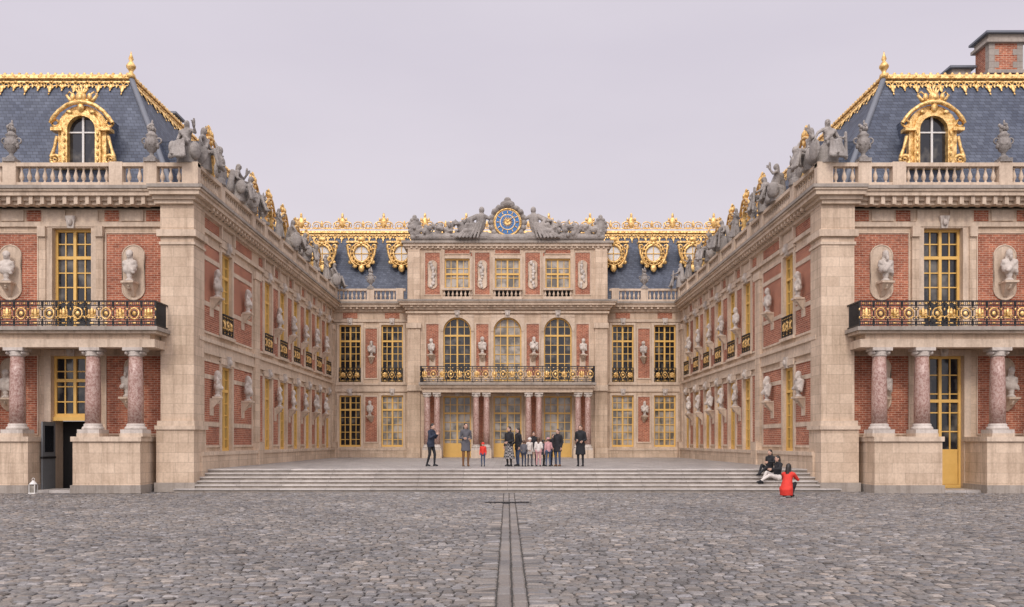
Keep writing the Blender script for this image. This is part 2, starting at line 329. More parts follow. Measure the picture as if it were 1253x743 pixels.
def side(sgn):
    mb=MB().frame((sgn*12,0,0),(0,1,0),(-sgn,0,0))
    wins=[38.3]+[44.9+3.0*k for k in range(6)]
    ops=[]
    for u in wins: ops+= [(u-.7,u+.7,1.5,5.05),(u-.7,u+.7,6.35,9.85)]
    wall(mb,34.6,62,0,11.5,ops,'stone')
    for i,u in enumerate(wins):
        window(mb,u,1.4,1.5,5.05,glass='glass_curtain' if (i*7+sgn)%3==0 else 'glass',sur=.2,sill=False,deep=.18)
        window(mb,u,1.4,6.35,9.85,glass='glass_curtain' if (i*5+sgn)%4==0 else 'glass',sur=.2,deep=.18)
        railing(mb,u-.68,u+.68,.1,6.35,7.25,True,mot=.45)
    cornice(mb,34.6,62,[(0,1.35,.26,'stone'),(1.35,1.5,.3,'stone_trim'),(5.4,5.55,.1,'stone_trim'),(5.55,5.85,.07,'stone_trim'),(5.85,6.0,.16,'stone_trim')])
    cornice(mb,34.6,62,CL)
    dentils(mb,35.3,61.4,11.0,11.14,.2,.42,.42,.14)
    for a,b_ in ((42.3,43.1),(61.2,61.9)):
        mb.box(a,b_,-.02,.14,1.5,9.9,'stone'); mb.box(a-.08,b_+.08,-.02,.2,9.55,9.9,'stone_trim'); mb.box(a-.06,b_+.06,-.02,.33,.5,1.9,'stone')
    piers=[(35.45,37.35),(39.25,42.1)]+[(43.35,43.95)]+[(wins[k]+.98,wins[k+1]-.98) for k in range(1,6)]+[(wins[6]+.98,61.0)]
    for a,b_ in piers:
        wide=(b_-a)>1.2
        panel(mb,a,b_,1.75,5.1,bands=(2.6,4.5) if wide else ()); panel(mb,a,b_,6.3,9.75,bands=(7.4,9.2) if wide else ())
        mb.box(a,b_,-.02,.02,10.4,10.78,'brick')
        if b_-a>.8:
            c=(a+b_)/2
            for z in (3.25,7.25):
                BUSTS.append((sgn*(12-.04),c,z,-sgn*math.pi/2,1.18)); mb.box(c-.22,c+.22,-.02,.035,z-.3,z+.4,'stone_trim')
    for u in wins:
        mb.box(u-.75,u+.75,-.02,.03,10.4,10.8,'stone_trim')
        mb.box(u-.95,u-.8,-.02,.14,10.32,10.86,'stone_trim'); mb.box(u+.8,u+.95,-.02,.14,10.32,10.86,'stone_trim')
        for a_,b_ in ((5.12,5.38),(10.0,10.13)): mb.box(u-.9,u+.9,-.02,.12,a_,b_,'stone_trim')
    pi=[(u+off,.5) for u in wins for off in (-1.5,)]+[(61.3,.5),(41.3,.5)]
    balustrade(mb,34.25,62,.2,11.5,pi)
    mb.build(('east' if sgn>0 else 'west')+'_court_wall',palace)
def front(sgn):
    mb=MB().frame((0,34.6,0),(sgn,0,0),(0,-1,0))
    C=[16.75,24.5]
    ops=[]
    for c in C: ops+=[(c-.75,c+.75,6.2,10.1),(c-.8,c+.8,.1,5.2)]
    wall(mb,12.0,30,0,11.5,ops,'stone')
    for c in C:
        window(mb,c,1.5,6.2,10.1,4,7,'glass',sur=.32)
        for sx in (-1,1):
            mb.box(c+sx*1.1-.13,c+sx*1.1+.13,-.02,.13,6.2,10.15,'stone')
            mb.box(c+sx*1.1-.15,c+sx*1.1+.15,-.02,.22,9.75,10.15,'stone_trim')
        if c==16.75 and sgn<0:
            window(mb,c,1.6,2.85,5.2,4,4,'glass',sur=.25,sill=False,trans=.6)
            mb.box(c-.8,c+.8,-.3,-.1,2.7,2.85,'frame')
            mb.quad((c-.8,-.9,.0),(c+.8,-.9,0),(c+.8,-.9,2.7),(c-.8,-.9,2.7),'dark')
            for sx in (-1,1): mb.box(c+sx*.8,c+sx*1.05,-.9,.07,0,2.85,'stone_trim')
            mb.box(c+.70,c+.76,-.1,.85,.08,2.65,'grey_door'); mb.box(c+.68,c+.78,-.12,.87,1.25,1.33,'iron')
            mb.box(c+.69,c+.70,.05,.7,1.5,2.5,'glass')
        else:
            window(mb,c,1.6,.1,5.2,4,7,'glass',sur=.25,sill=False,door=True,trans=.66)
            mb.box(c-.68,c+.68,-.29,-.22,.25,1.6,'frame')
    for a,b_ in ((13.25,15.42),(18.08,20.3),(21.6,23.0),(26,29)):
        panel(mb,a,b_,6.2,9.9,fr=.04); panel(mb,a,b_,2.2,5.2,fr=.04)
    for a in (13.35,14.95,17.95,19.6,21.7,22.6):
        mb.box(a,a+.55,-.02,.02,10.38,10.8,'brick')
    for a in (14.0,15.75,17.0,18.6): mb.box(a,a+.85,-.02,.05,10.38,10.8,'stone_trim')
    for u in (14.38,19.12):
        niche(mb,u,7.35,9.45,.85); niche(mb,u,3.1,5.1,.7)
        BUSTS.append((sgn*u,34.5,7.5,0,1.25)); BUSTS.append((sgn*(u+.05),34.5,3.1,0,1.2))
    def pil(a,b_,b2=-.6):
        mb.box(a-.1,b_+.18,b2-.1,.78,0,.35,'stone_grey'); mb.box(a-.05,b_+.12,b2-.05,.72,.35,2.35,'stone'); mb.box(a-.12,b_+.16,b2-.11,.79,2.35,2.5,'stone_trim'); mb.box(a-.06,b_+.1,b2-.055,.7,2.5,2.68,'stone_trim')
        mb.box(a,b_,b2,.6,2.68,9.35,'stone'); mb.box(a-.05,b_+.05,b2-.05,.65,9.35,9.45,'stone_trim'); mb.box(a,b_,b2,.6,9.45,9.65,'stone'); mb.box(a-.12,b_+.12,b2-.1,.72,9.65,9.9,'stone_trim'); mb.box(a-.01,b_+.01,b2-.01,.61,9.9,11.2,'stone')
    pil(11.87,13.12); pil(20.35,21.4)
    for z0,z1,d,mt in CL: mb.box(12-d,30,-.01,.40+d*.95,z0,z1,mt) if z0>10.5 else mb.box(13.2,30,-.01,.1,z0,z1,mt)
    for z0,z1,d,mt in CL[1:]: mb.box(12-d-.002,13.25+d*.3,.1,.64+d*.85,z0+.001,z1+.002,mt)
    mb.box(13.12,30,-.01,.30,10.86,11.0,'stone_trim')
    dentils(mb,13.5,30,10.84,11.13,.25,.78,.42,.14)
    for a,b_ in ((13.45,15.93),(17.57,20.2),(21.5,30)):
        D=1.75 if a<21 else .5
        mb.box(a,b_,-.01,D-.08,.3,1.9,'stone'); mb.box(a-.05,b_+.05,-.01,D+.02,0,.3,'stone_grey'); mb.box(a-.05,b_+.05,-.01,D,1.9,2.08,'stone_trim')
    mb.box(15.98,17.52,0,1.3,-.02,.1,'step_stone')
    mb.box(13.15,20.3,.02,1.55,5.66,5.86,'stone'); mb.box(12.95,20.5,1.02,1.62,5.36,5.66,'stone_trim'); mb.box(12.95,13.55,.02,1.02,5.36,5.66,'stone_trim'); mb.box(19.9,20.5,.02,1.02,5.36,5.66,'stone_trim')
    mb.box(12.85,20.6,.02,1.75,5.86,5.96,'stone_trim'); mb.box(12.75,20.7,.02,1.9,5.96,6.1,'stone_grey')
    for u in (13.77,15.35,18.15,19.75):
        mb.box(u-.42,u+.42,.9,1.72,2.08,2.2,'stone_trim'); column(mb,u,1.3,2.2,5.36,.28)
    railing(mb,12.85,20.6,1.78,6.1,7.05,mot=.52)
    for k in range(18):
        dd=.75+k*.06
        for uu in (12.87,20.58): mb.box(uu-.01,uu+.01,dd-.01,dd+.01,6.1,7.0,'iron')
    for uu in (12.87,20.58): mb.box(uu-.03,uu+.03,.6,1.78,7.0,7.05,'iron'); mb.box(uu-.02,uu+.02,.6,1.78,6.15,6.19,'iron')
    balustrade(mb,11.65,30,.62,11.5,[(11.95,.6),(13.45,.5),(14.75,.5),(18.75,.5),(22,.5),(26,.5)])
    mb.build(('east' if sgn>0 else 'west')+'_pavilion_front',palace)
def back():
    mb=MB().frame((0,62,0),(1,0,0),(0,-1,0))
    W=[-10.85,-7.95,7.95,10.85]; ops=[]
    for u in W: ops+=[(u-.75,u+.75,1.55,5.1),(u-.75,u+.75,6.0,9.95)]
    wall(mb,-12,12,0,11.5,ops,'stone')
    for i,u in enumerate(W):
        window(mb,u,1.5,1.55,5.1,4,7,'glass_curtain' if i in(1,2,3) else 'glass',sur=.16,deep=.2); window(mb,u,1.5,6.0,9.95,4,8,'glass',sur=.16,deep=.2)
        railing(mb,u-.73,u+.73,.12,6.0,7.0,True,mot=.5)
        mb.box(u-.5,u+.5,-.02,.02,10.4,10.78,'brick')
    for s in (-1,1):
        panel(mb,s*9.4-.4,s*9.4+.4,1.9,5.0); panel(mb,s*9.4-.4,s*9.4+.4,6.3,9.7)
        for z in (3.25,7.3): BUSTS.append((s*9.4,61.95,z,0,1.15))
        a,b_=(-12,-6.9) if s<0 else (6.9,12)
        t0,t1=(1,0) if s<0 else (0,-1)
        cornice(mb,a,b_,[(0,1.3,.26,'stone'),(1.3,1.45,.3,'stone_trim'),(5.35,5.5,.1,'stone_trim'),(5.5,5.8,.06,'stone_trim'),(5.8,5.92,.14,'stone_trim')],t0,t1)
        cornice(mb,a,b_,CL,t0,t1); dentils(mb,a+.6,b_-.6,11.0,11.14,.2,.42,.42,.14)
        balustrade(mb,a+(.3 if s<0 else .1),b_-(.3 if s>0 else .1),.2,11.5,[(s*9.4,.5),(s*7.4,.5)])
    mb.build('rear_wall',palace)
    mb=MB().frame((0,61.1,0),(1,0,0),(0,-1,0))
    C=[-3.42,0,3.42]; ops=[]
    for c in C: ops+=[(c-.95,c+.95,.85,5.0),(c-.95,c+.95,6.0,10.35),(c-.85,c+.85,11.75,14.35)]
    wall(mb,-6.8,6.8,0,15.5,ops,'stone')
    for x in (-6.8,6.8): mb.quad((x,0,0),(x,-1,0),(x,-1,11.5),(x,0,11.5),'stone'); mb.quad((x,0,11.5),(x,-3.6,11.5),(x,-3.6,15.5),(x,0,15.5),'stone')
    for c in C:
        window(mb,c,1.9,.85,5.0,4,7,'glass_curtain',sur=.12,sill=False,door=True,deep=.18)
        window(mb,c,1.9,6.0,10.35,4,7,'glass_curtain' if c==0 else 'glass',arch=True,sur=.2,sill=False)
        window(mb,c,1.7,11.75,14.35,4,4,'glass_curtain',sur=.16,trans=.6,key=False,deep=.2)
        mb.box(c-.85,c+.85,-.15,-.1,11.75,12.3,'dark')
        balustrade(mb,c-1.0,c+1.0,.22,11.55,[],H=.75)
        panel(mb,c-.85,c+.85,14.68,14.95,fr=.05)
    for c in (-1.71,1.71,-5.1,5.1):
        panel(mb,c-.38,c+.38,1.6,5.0); panel(mb,c-.42,c+.42,6.4,9.9); BUSTS.append((c,61.05,7.35,0,1.2))
        mb.box(c-.2,c+.2,-.02,.04,7.05,7.7,'stone_trim')
        panel(mb,c-.5,c+.5,11.9,14.75,fr=.06)
        niche(mb,c,12.3,14.2,.6)
        for k in range(9):
            mb.ell((c+random.uniform(-.13,.13),.1,12.45+k*.2),(random.uniform(.08,.17),.07,random.uniform(.1,.18)),'bust_marble',7,5)
    for s in (-1,1):
        for u in (6.35,):
            mb.box(s*u-.42,s*u+.42,-.02,.16,1.4,9.9,'stone'); mb.box(s*u-.5,s*u+.5,-.02,.26,9.6,9.95,'stone_trim'); mb.box(s*u-.46,s*u+.46,-.02,.4,.3,1.5,'stone')
            mb.box(s*u-.4,s*u+.4,-.02,.12,11.55,15.0,'stone')
        panel(mb,s*2.45-.06,s*2.45+.06,11.9,14.75,fr=.05)
        mb.box(s*4.4-.12,s*4.4+.12,-.02,.1,11.55,15.0,'stone')
    for z0,z1,d,mt in [(10.62,10.75,.1,'stone_trim')]+CL[1:]: mb.box(-6.8-d,6.8+d,-.6,d+.05,z0,z1,mt)
    for z0,z1,d,mt in [(15.0,15.15,.12,'stone_trim'),(15.15,15.35,.26,'stone_trim'),(15.35,15.5,.38,'stone_grey')]: mb.box(-6.8-d,6.8+d,-3.6,d,z0,z1,mt)
    dentils(mb,-6.7,6.7,11.0,11.14,.2,.42,.42,.14); dentils(mb,-6.7,6.7,15.03,15.14,.1,.22,.36,.14)
    for s in (-1,1): mb.box(s*6.8-.0,s*5.6,.0,.3,5.35,5.75,'stone_trim')
    mb.box(-5.75,5.75,.02,2.3,5.45,5.62,'stone_trim'); mb.box(-5.6,5.6,1.5,2.1,5.15,5.45,'stone_trim'); mb.box(-5.8,5.8,.02,2.45,5.62,5.78,'stone_grey')
    railing(mb,-5.7,5.7,2.36,5.78,6.85,True,mot=.57)
    for k in range(28):
        for s in(-1,1): mb.box(s*5.7-.01,s*5.7+.01,.15+k*.08-.01,.15+k*.08+.01,5.78,6.8,'iron')
    for s in(-1,1): mb.box(s*5.7-.03,s*5.7+.03,.05,2.36,6.8,6.85,'iron')
    for s in (-1,1):
        for u in (5.3,4.65,2.07,1.38):
            mb.box(s*u-.33,s*u+.33,1.45,2.12,.8,1.35,'stone_trim'); column(mb,s*u,1.8,1.35,5.15,.21)
    mb.build('central_pavilion',palace)
for s in (-1,1): side(s); front(s)
back()
# ------------------------------------------------------------------ roofs
BX,BY,TX,TY,ZT=13.1,35.5,15.87,37.9,17.2
KY,KT=63.1,65.87
mb=MB()
for s in (-1,1):
    mb.quad((s*BX,BY,11.5),(s*32,BY,11.5),(s*32,TY,ZT),(s*TX,TY,ZT),'slate')
    mb.quad((s*BX,BY,11.5),(s*BX,KY,11.5),(s*TX,KT,ZT),(s*TX,TY,ZT),'slate')
    mb.quad((s*TX,TY,ZT),(s*32,TY,ZT),(s*32,50,ZT+.8),(s*(TX+3),50,ZT+.8),'lead')
    mb.quad((s*TX,TY,ZT),(s*TX,KT,ZT),(s*(TX+3),70,ZT+.8),(s*(TX+3),50,ZT+.8),'lead')
    mb.quad((s*11.9,34.0,11.49),(s*32,34.0,11.49),(s*32,BY+.1,11.49),(s*11.9,BY+.1,11.49),'lead')
    mb.quad((s*11.9,BY,11.485),(s*BX,BY,11.485),(s*BX,KY,11.485),(s*11.9,KY,11.485),'lead')
    mb.quad((s*30,34.6,0),(s*30,60,0),(s*30,60,11.5),(s*30,34.6,11.5),'stone')
mb.quad((-BX,KY,11.5),(BX,KY,11.5),(TX,KT,ZT),(-TX,KT,ZT),'slate')
mb.quad((-12,61.9,11.49),(12,61.9,11.49),(12,KY,11.49),(-12,KY,11.49),'lead')
mb.quad((-TX,KT,ZT),(TX,KT,ZT),(TX,72,ZT+.5),(-TX,72,ZT+.5),'lead')
mb.quad((-6.8,61,15.49),(6.8,61,15.49),(6.8,65.2,15.49),(-6.8,65.2,15.49),'lead')
mb.build('slate_roof',palace)
def crest(mb,p0,p1,slope_n,slope_w,unit=.5,upper=False):
    p0=Vector(p0);p1=Vector(p1);d=p1-p0;L=d.length;d.normalize()
    n=Vector(slope_n).normalized();w=Vector(slope_w).normalized()
    mb.frame(p0,tuple(d),tuple(n),tuple(w))
    mb.box(0,L,-.1,.13,-.1,.1,'gold'); mb.box(0,L,-.05,.07,-.27,-.2,'gold')
    k=int(L/unit); U=L/k
    for i in range(k):
        c=(i+.5)*U; big=i%2
        mb.ell((c,.05,-.50-.08*big),(.085,.045,.15+.08*big),'gold',7,5); mb.ell((c,.05,-.68-.2*big),(.04,.03,.06),'gold',6,4)
        for sx in(-1,1):
            mb.ring(c+sx*U*.25,.04,-.36,U*.18,.026,'gold',seg=8); mb.ell((c+sx*.1,.05,-.42-.08*big),(.05,.03,.09),'gold',5,4)
        mb.ell((c-U*.5,.05,-.46),(.045,.03,.1),'gold',6,4)
        mb.ell((c-U*.5,.05,.0),(.09,.12,.09),'gold',6,4); mb.ell((c,.1,.0),(.13,.08,.08),'gold',6,4); mb.ell((c,.06,-.235),(.1,.05,.045),'gold',6,4)
    mb.frame(p0,tuple(d),(n.x,n.y,0),(0,0,1))
    if not upper:
        kk=int(L/.3)
        for i in range(kk): mb.ell(((i+.5)*L/kk,-.02,.17),(.08,.06,.1),'gold',6,4)
    else:
        mb.box(0,L,-.03,.03,.28,.33,'gold')
        k=int(L/1.5);U=L/k
        for i in range(k):
            c=(i+.5)*U
            mb.ring(c-U*.25,0,.55,U*.2,.045,'gold',seg=10,rz=.26); mb.ring(c+U*.25,0,.55,U*.2,.045,'gold',seg=10,rz=.26)
            mb.ell((c,0,.62),(.08,.08,.3),'gold',6,5)
            mb.ring(c-U*.25,0,.5,U*.1,.04,'gold',seg=7); mb.ring(c+U*.25,0,.5,U*.1,.04,'gold',seg=7)
            if i%2==0:
                mb.ell((c,0,.75),(.24,.14,.42),'gold',8,6); mb.ell((c,0,1.25),(.1,.1,.22),'gold',7,5)
                for sx in(-1,1): mb.ring(c+sx*.35,0,.65,.18,.06,'gold',seg=8); mb.ell((c+sx*.28,0,.98),(.08,.08,.14),'gold',6,4)
    mb.noframe()
mb=MB()
for s in (-1,1):
    crest(mb,(s*32,TY,ZT),(s*TX,TY,ZT),(0,-5.7,2.4),(0,2.4,5.7))
    crest(mb,(s*TX,TY,ZT),(s*TX,KT,ZT),(-s*5.7,0,2.77),(s*2.77,0,5.7))
    mb.tube([(s*BX,BY,11.5),(s*TX,TY,ZT)],.12,'lead',8)
    mb.lathe(s*TX,TY,ZT,[(.18,0),(.18,.15),(.08,.25),(.1,.33),(.19,.45),(.2,.53),(.1,.68),(.06,.73),(.11,.82),(.04,1.02),(.01,1.15)],'gold',12)
crest(mb,(-TX,KT,ZT),(TX,KT,ZT),(0,-5.7,2.77),(0,2.77,5.7),upper=True)
mb.build('gilded_cresting',palace)
def dormer_mesh():
    mb=MB().frame((0,0,0),(1,0,0),(0,-1,0))
    w=.52; zs=1.25
    mb.box(-.8,.8,-2.2,-.05,-.6,1.85,'slate')
    mb.quad((-w,.0,0),(w,0,0),(w,0,zs+w),(-w,0,zs+w),'glass')
    mb.box(-.035,.035,.0,.06,0,zs+w,'whitepaint'); 
    for z in (1.2,): mb.box(-w,w,.0,.05,z-.025,z+.025,'whitepaint')
    n=14
    for i in range(n):
        a0=math.pi*i/n;a1=math.pi*(i+1)/n
        def P(r,a,zz=1): return (r*math.cos(a),zs+r*math.sin(a))
        for (ra,rb,d) in ((w-.02,.7,.22),(.7,.9,.12)):
            p0,p1,q1,q0=P(ra,a0),P(ra,a1),P(rb,a1),P(rb,a0)
            mb.add([(p0[0],d,p0[1]),(p1[0],d,p1[1]),(q1[0],d,q1[1]),(q0[0],d,q0[1]),(p0[0],-.1,p0[1]),(p1[0],-.1,p1[1]),(q1[0],-.1,q1[1]),(q0[0],-.1,q0[1])],[(0,1,2,3),(0,1,5,4),(3,2,6,7)],'gold')
    for s in (-1,1):
        mb.box(s*(w-.02),s*.7,-.1,.22,0,zs,'gold'); mb.box(s*.7,s*.86,-.1,.12,.0,zs,'gold')
        for k in range(5): mb.ell((s*.6,.24,.15+k*.24),(.05,.04,.09),'gold',6,4)
        mb.box(s*.66,s*1.06,-.1,.3,zs-.05,zs+.07,'gold')
        mb.ring(s*.98,.08,.2,.17,.07,'gold',seg=12); mb.ring(s*1.0,.08,.2,.07,.05,'gold',seg=8); mb.tube([(s*1.13,.08,.3),(s*1.02,.08,.65),(s*.92,.08,1.05)],[.08,.055,.07],'gold',6)
        mb.ring(s*.98,.1,zs+.27,.12,.05,'gold',seg=10)
        mb.tube([(s*1.12,.2,zs+.24),(s*1.0,.22,zs+.42),(s*.8,.22,zs+.66),(s*.5,.24,zs+.86),(s*.25,.26,zs+.95),(0,.26,zs+.98)],[.06,.08,.07,.08,.08,.09],'gold',7)
        mb.tube([(s*.15,.15,zs+1.05),(s*.42,.15,zs+1.08),(s*.55,.15,zs+1.26),(s*.44,.15,zs+1.38),(s*.34,.15,zs+1.3)],[.08,.07,.05,.04,.03],'gold',6)
        mb.ell((s*.3,.2,zs+1.17),(.09,.08,.15),'gold',7,5); mb.ell((s*.42,.24,zs+.62),(.12,.06,.08),'gold',6,4)
    mb.box(-1.1,1.1,-.1,.2,-.12,0,'gold')
    mb.ell((0,.24,zs+.78),(.13,.1,.17),'gold',8,6)
    mb.ell((0,.2,zs+1.16),(.2,.13,.22),'gold',9,6); mb.ell((0,.3,zs+1.14),(.1,.06,.12),'gold',7,5)
    for a in (-50,-25,0,25,50):
        r=math.radians(a); mb.cap((.12*math.sin(r),.18,zs+1.3),(.28*math.sin(r),.15,zs+1.3+.27*math.cos(r)),.05,.03,'gold',6)
    return mb.build('dormer',coll=False)
def bull_mesh():
    mb=MB().frame((0,0,0),(1,0,0),(0,-1,0))
    n=18; R=.5
    vs=[(R*math.cos(2*math.pi*i/n),.02,R*1.1*math.sin(2*math.pi*i/n)) for i in range(n)]
    mb.add(vs,[tuple(range(n))],'whitepaint'); mb.ring(0,.08,0,.60,.11,'gold',seg=18,rz=.66); mb.ring(0,.05,0,.82,.07,'gold',seg=18,rz=.86)
    mb.box(-.03,.03,.02,.07,-.5,.5,'frame'); mb.box(-.5,.5,.02,.07,-.03,.03,'frame')
    mb.box(-.75,.75,-1.4,.0,-.7,.6,'lead')
    for i in range(16):
        a=i*math.pi/8; mb.ell((.71*math.cos(a),.1,.76*math.sin(a)),(.07,.05,.07),'gold',6,4)
    mb.box(-1.15,1.15,-.6,.12,.82,.95,'gold')
    for s in(-1,1):
        mb.ring(s*.95,.08,.5,.17,.08,'gold',seg=9); mb.tube([(s*1.05,.08,.6),(s*.98,.08,0),(s*.75,.08,-.65),(s*.4,.08,-.98)],[.1,.09,.11,.06],'gold',6); mb.ell((s*.5,.06,-.95),(.2,.09,.14),'gold',7,5); mb.ell((s*.85,.06,-.65),(.17,.09,.16),'gold',7,5)
    mb.ell((0,.08,-1.1),(.24,.1,.3),'gold',8,6); mb.ell((0,.08,1.05),(.3,.14,.2),'gold',8,6); mb.ell((0,.12,.76),(.16,.12,.16),'gold',7,5)
    return mb.build('bull_dormer',coll=False)
DM=dormer_mesh(); OB=bull_mesh()
def inst(name,me,loc,rz=0,sc=1,parent=None):
    o=bpy.data.objects.new(name,me); COL.objects.link(o); o.location=loc; o.rotation_euler=(0,0,rz)
    o.scale=(sc,)*3 if not isinstance(sc,tuple) else sc
    if parent:o.parent=parent
    return o
for s in (-1,1):
    for x in (16.85,24.5): inst('gilded_dormer',DM,(s*x,35.75,12.85),0,1.1,palace)
    for y in (38.3,44.9,47.9,50.9,53.9,56.9,59.9): inst('gilded_dormer',DM,(s*12.85,y,12.75),-s*math.pi/2,.92,palace)
    for x in (7.55,10.4,13.2): inst('round_dormer',OB,(s*x,64.1,15.3),0,.95,palace)
def chimney(name,x,y,z0,z1,w,d,br=True):
    mb=MB(); mb.box(x-w/2,x+w/2,y-d/2,y+d/2,z0,z1-.5,'brick' if br else 'stone_grey')
    if br:
        zz=z0; k=0
        while zz<z1-.7:
            e=.26 if k%2 else .46
            for sx in(-1,1):
                mb.box(x+sx*(w/2+.01),x+sx*(w/2-e),y-d/2-.012,y-d/2+.3,zz,zz+.28,'stone_grey')
            zz+=.29; k+=1
    mb.box(x-w/2-.1,x+w/2+.1,y-d/2-.1,y+d/2+.1,z1-1.9,z1-1.75,'stone_grey')
    mb.box(x-w/2-.16,x+w/2+.16,y-d/2-.16,y+d/2+.16,z1-.5,z1-.36,'stone_grey'); mb.box(x-w/2-.04,x+w/2+.04,y-d/2-.04,y+d/2+.04,z1-.36,z1-.1,'stone_grey'); mb.box(x-w/2-.22,x+w/2+.22,y-d/2-.22,y+d/2+.22,z1-.1,z1,'lead')
    mb.build(name,palace)
chimney('chimney',22.95,42,16.8,20.75,1.55,1.2); chimney('chimney',21.5,43,17,19.65,.8,.8,False); chimney('chimney',-16.75,45,16.8,18.2,.35,.9,False)
# ------------------------------------------------------------------ organic figures
def figure(prims,voxel,name,extra=None,scale=1.0,smooth=1):
    mb=MB()
    for p in prims:
        if p[0]=='cap': mb.cap(p[1],p[2],p[3],p[4],p[5],12)
        elif p[0]=='ell': mb.ell(p[1],p[2],p[3],14,9)
        elif p[0]=='loft':
            R=p[1]; seg=18; vs=[]
            for (x,y,z,rx,ry) in R:
                for i in range(seg):
                    a=2*math.pi*i/seg; vs.append((x+rx*math.cos(a),y+ry*math.sin(a),z))
            n=len(R); fs=[(j*seg+i,j*seg+(i+1)%seg,(j+1)*seg+(i+1)%seg,(j+1)*seg+i) for j in range(n-1) for i in range(seg)]
            fs.append(tuple(range(seg))[::-1]); fs.append(tuple((n-1)*seg+i for i in range(seg)))
            mb.add(vs,fs,p[2],True)
    o=mb.build('tmp'); 
    md=o.modifiers.new('r','REMESH'); md.mode='VOXEL'; md.voxel_size=voxel; md.use_smooth_shade=True
    if smooth: sm=o.modifiers.new('s','SMOOTH'); sm.factor=.5; sm.iterations=smooth*2
    dg=bpy.context.evaluated_depsgraph_get(); ev=o.evaluated_get(dg); me=bpy.data.meshes.new_from_object(ev)
    bpy.data.objects.remove(o)
    me.materials.clear()
    nf=len(me.polygons); C=np.empty(nf*3); me.polygons.foreach_get('center',C); C=C.reshape(-1,3)
    best=np.full(nf,1e9); mi=np.zeros(nf,int)
    for p in prims:
        if p[0]=='cap':
            a=np.array(p[1],float);b_=np.array(p[2],float);ab=b_-a;t=np.clip(((C-a)@ab)/max(ab@ab,1e-9),0,1)
            sd=np.linalg.norm(C-(a+t[:,None]*ab),axis=1)-(p[3]+(p[4]-p[3])*t); mt=p[5]
        elif p[0]=='ell':
            r=np.array(p[2]); q=np.linalg.norm((C-np.array(p[1]))/r,axis=1); sd=(q-1)*r.min(); mt=p[3]
        else:
            R=np.array(sorted(p[1],key=lambda r:r[2])); z=C[:,2]; I=[np.interp(z,R[:,2],R[:,k]) for k in (0,1,3,4)]
            q=np.sqrt(((C[:,0]-I[0])/I[2])**2+((C[:,1]-I[1])/I[3])**2); sd=(q-1)*np.minimum(I[2],I[3])
            sd=np.maximum(sd,np.maximum(R[0,2]-z,z-R[-1,2])); mt=p[2]
        w=sd<best; best[w]=sd[w]; mi[w]=MI[mt]
    V=np.empty(len(me.vertices)*3); me.vertices.foreach_get('co',V); V=V.reshape(-1,3)
    out=MB(); out.v=[tuple(v) for v in V]; out.f=[list(p.vertices) for p in me.polygons]; out.m=[int(x) for x in mi]; out.s=[True]*nf
    bpy.data.meshes.remove(me)
    if extra: extra(out)
    if scale!=1: out.v=[(a*scale,b_*scale,c_*scale) for a,b_,c_ in out.v]
    return out.build(name,coll=False)
BASE=dict(hipL=(.09,0,.92),hipR=(-.09,0,.92),kneeL=(.10,-.02,.50),kneeR=(-.10,-.02,.50),ankL=(.10,.02,.09),ankR=(-.10,.02,.09),
 shL=(.17,0,1.40),shR=(-.17,0,1.40),elL=(.22,.03,1.12),elR=(-.22,.03,1.12),wrL=(.22,-.06,.88),wrR=(-.22,-.06,.88),
 chest=(0,-.005,1.27),neck=(0,0,1.47),head=(0,-.02,1.61),fd=(0,-1,0),toe=(0,-1,0))
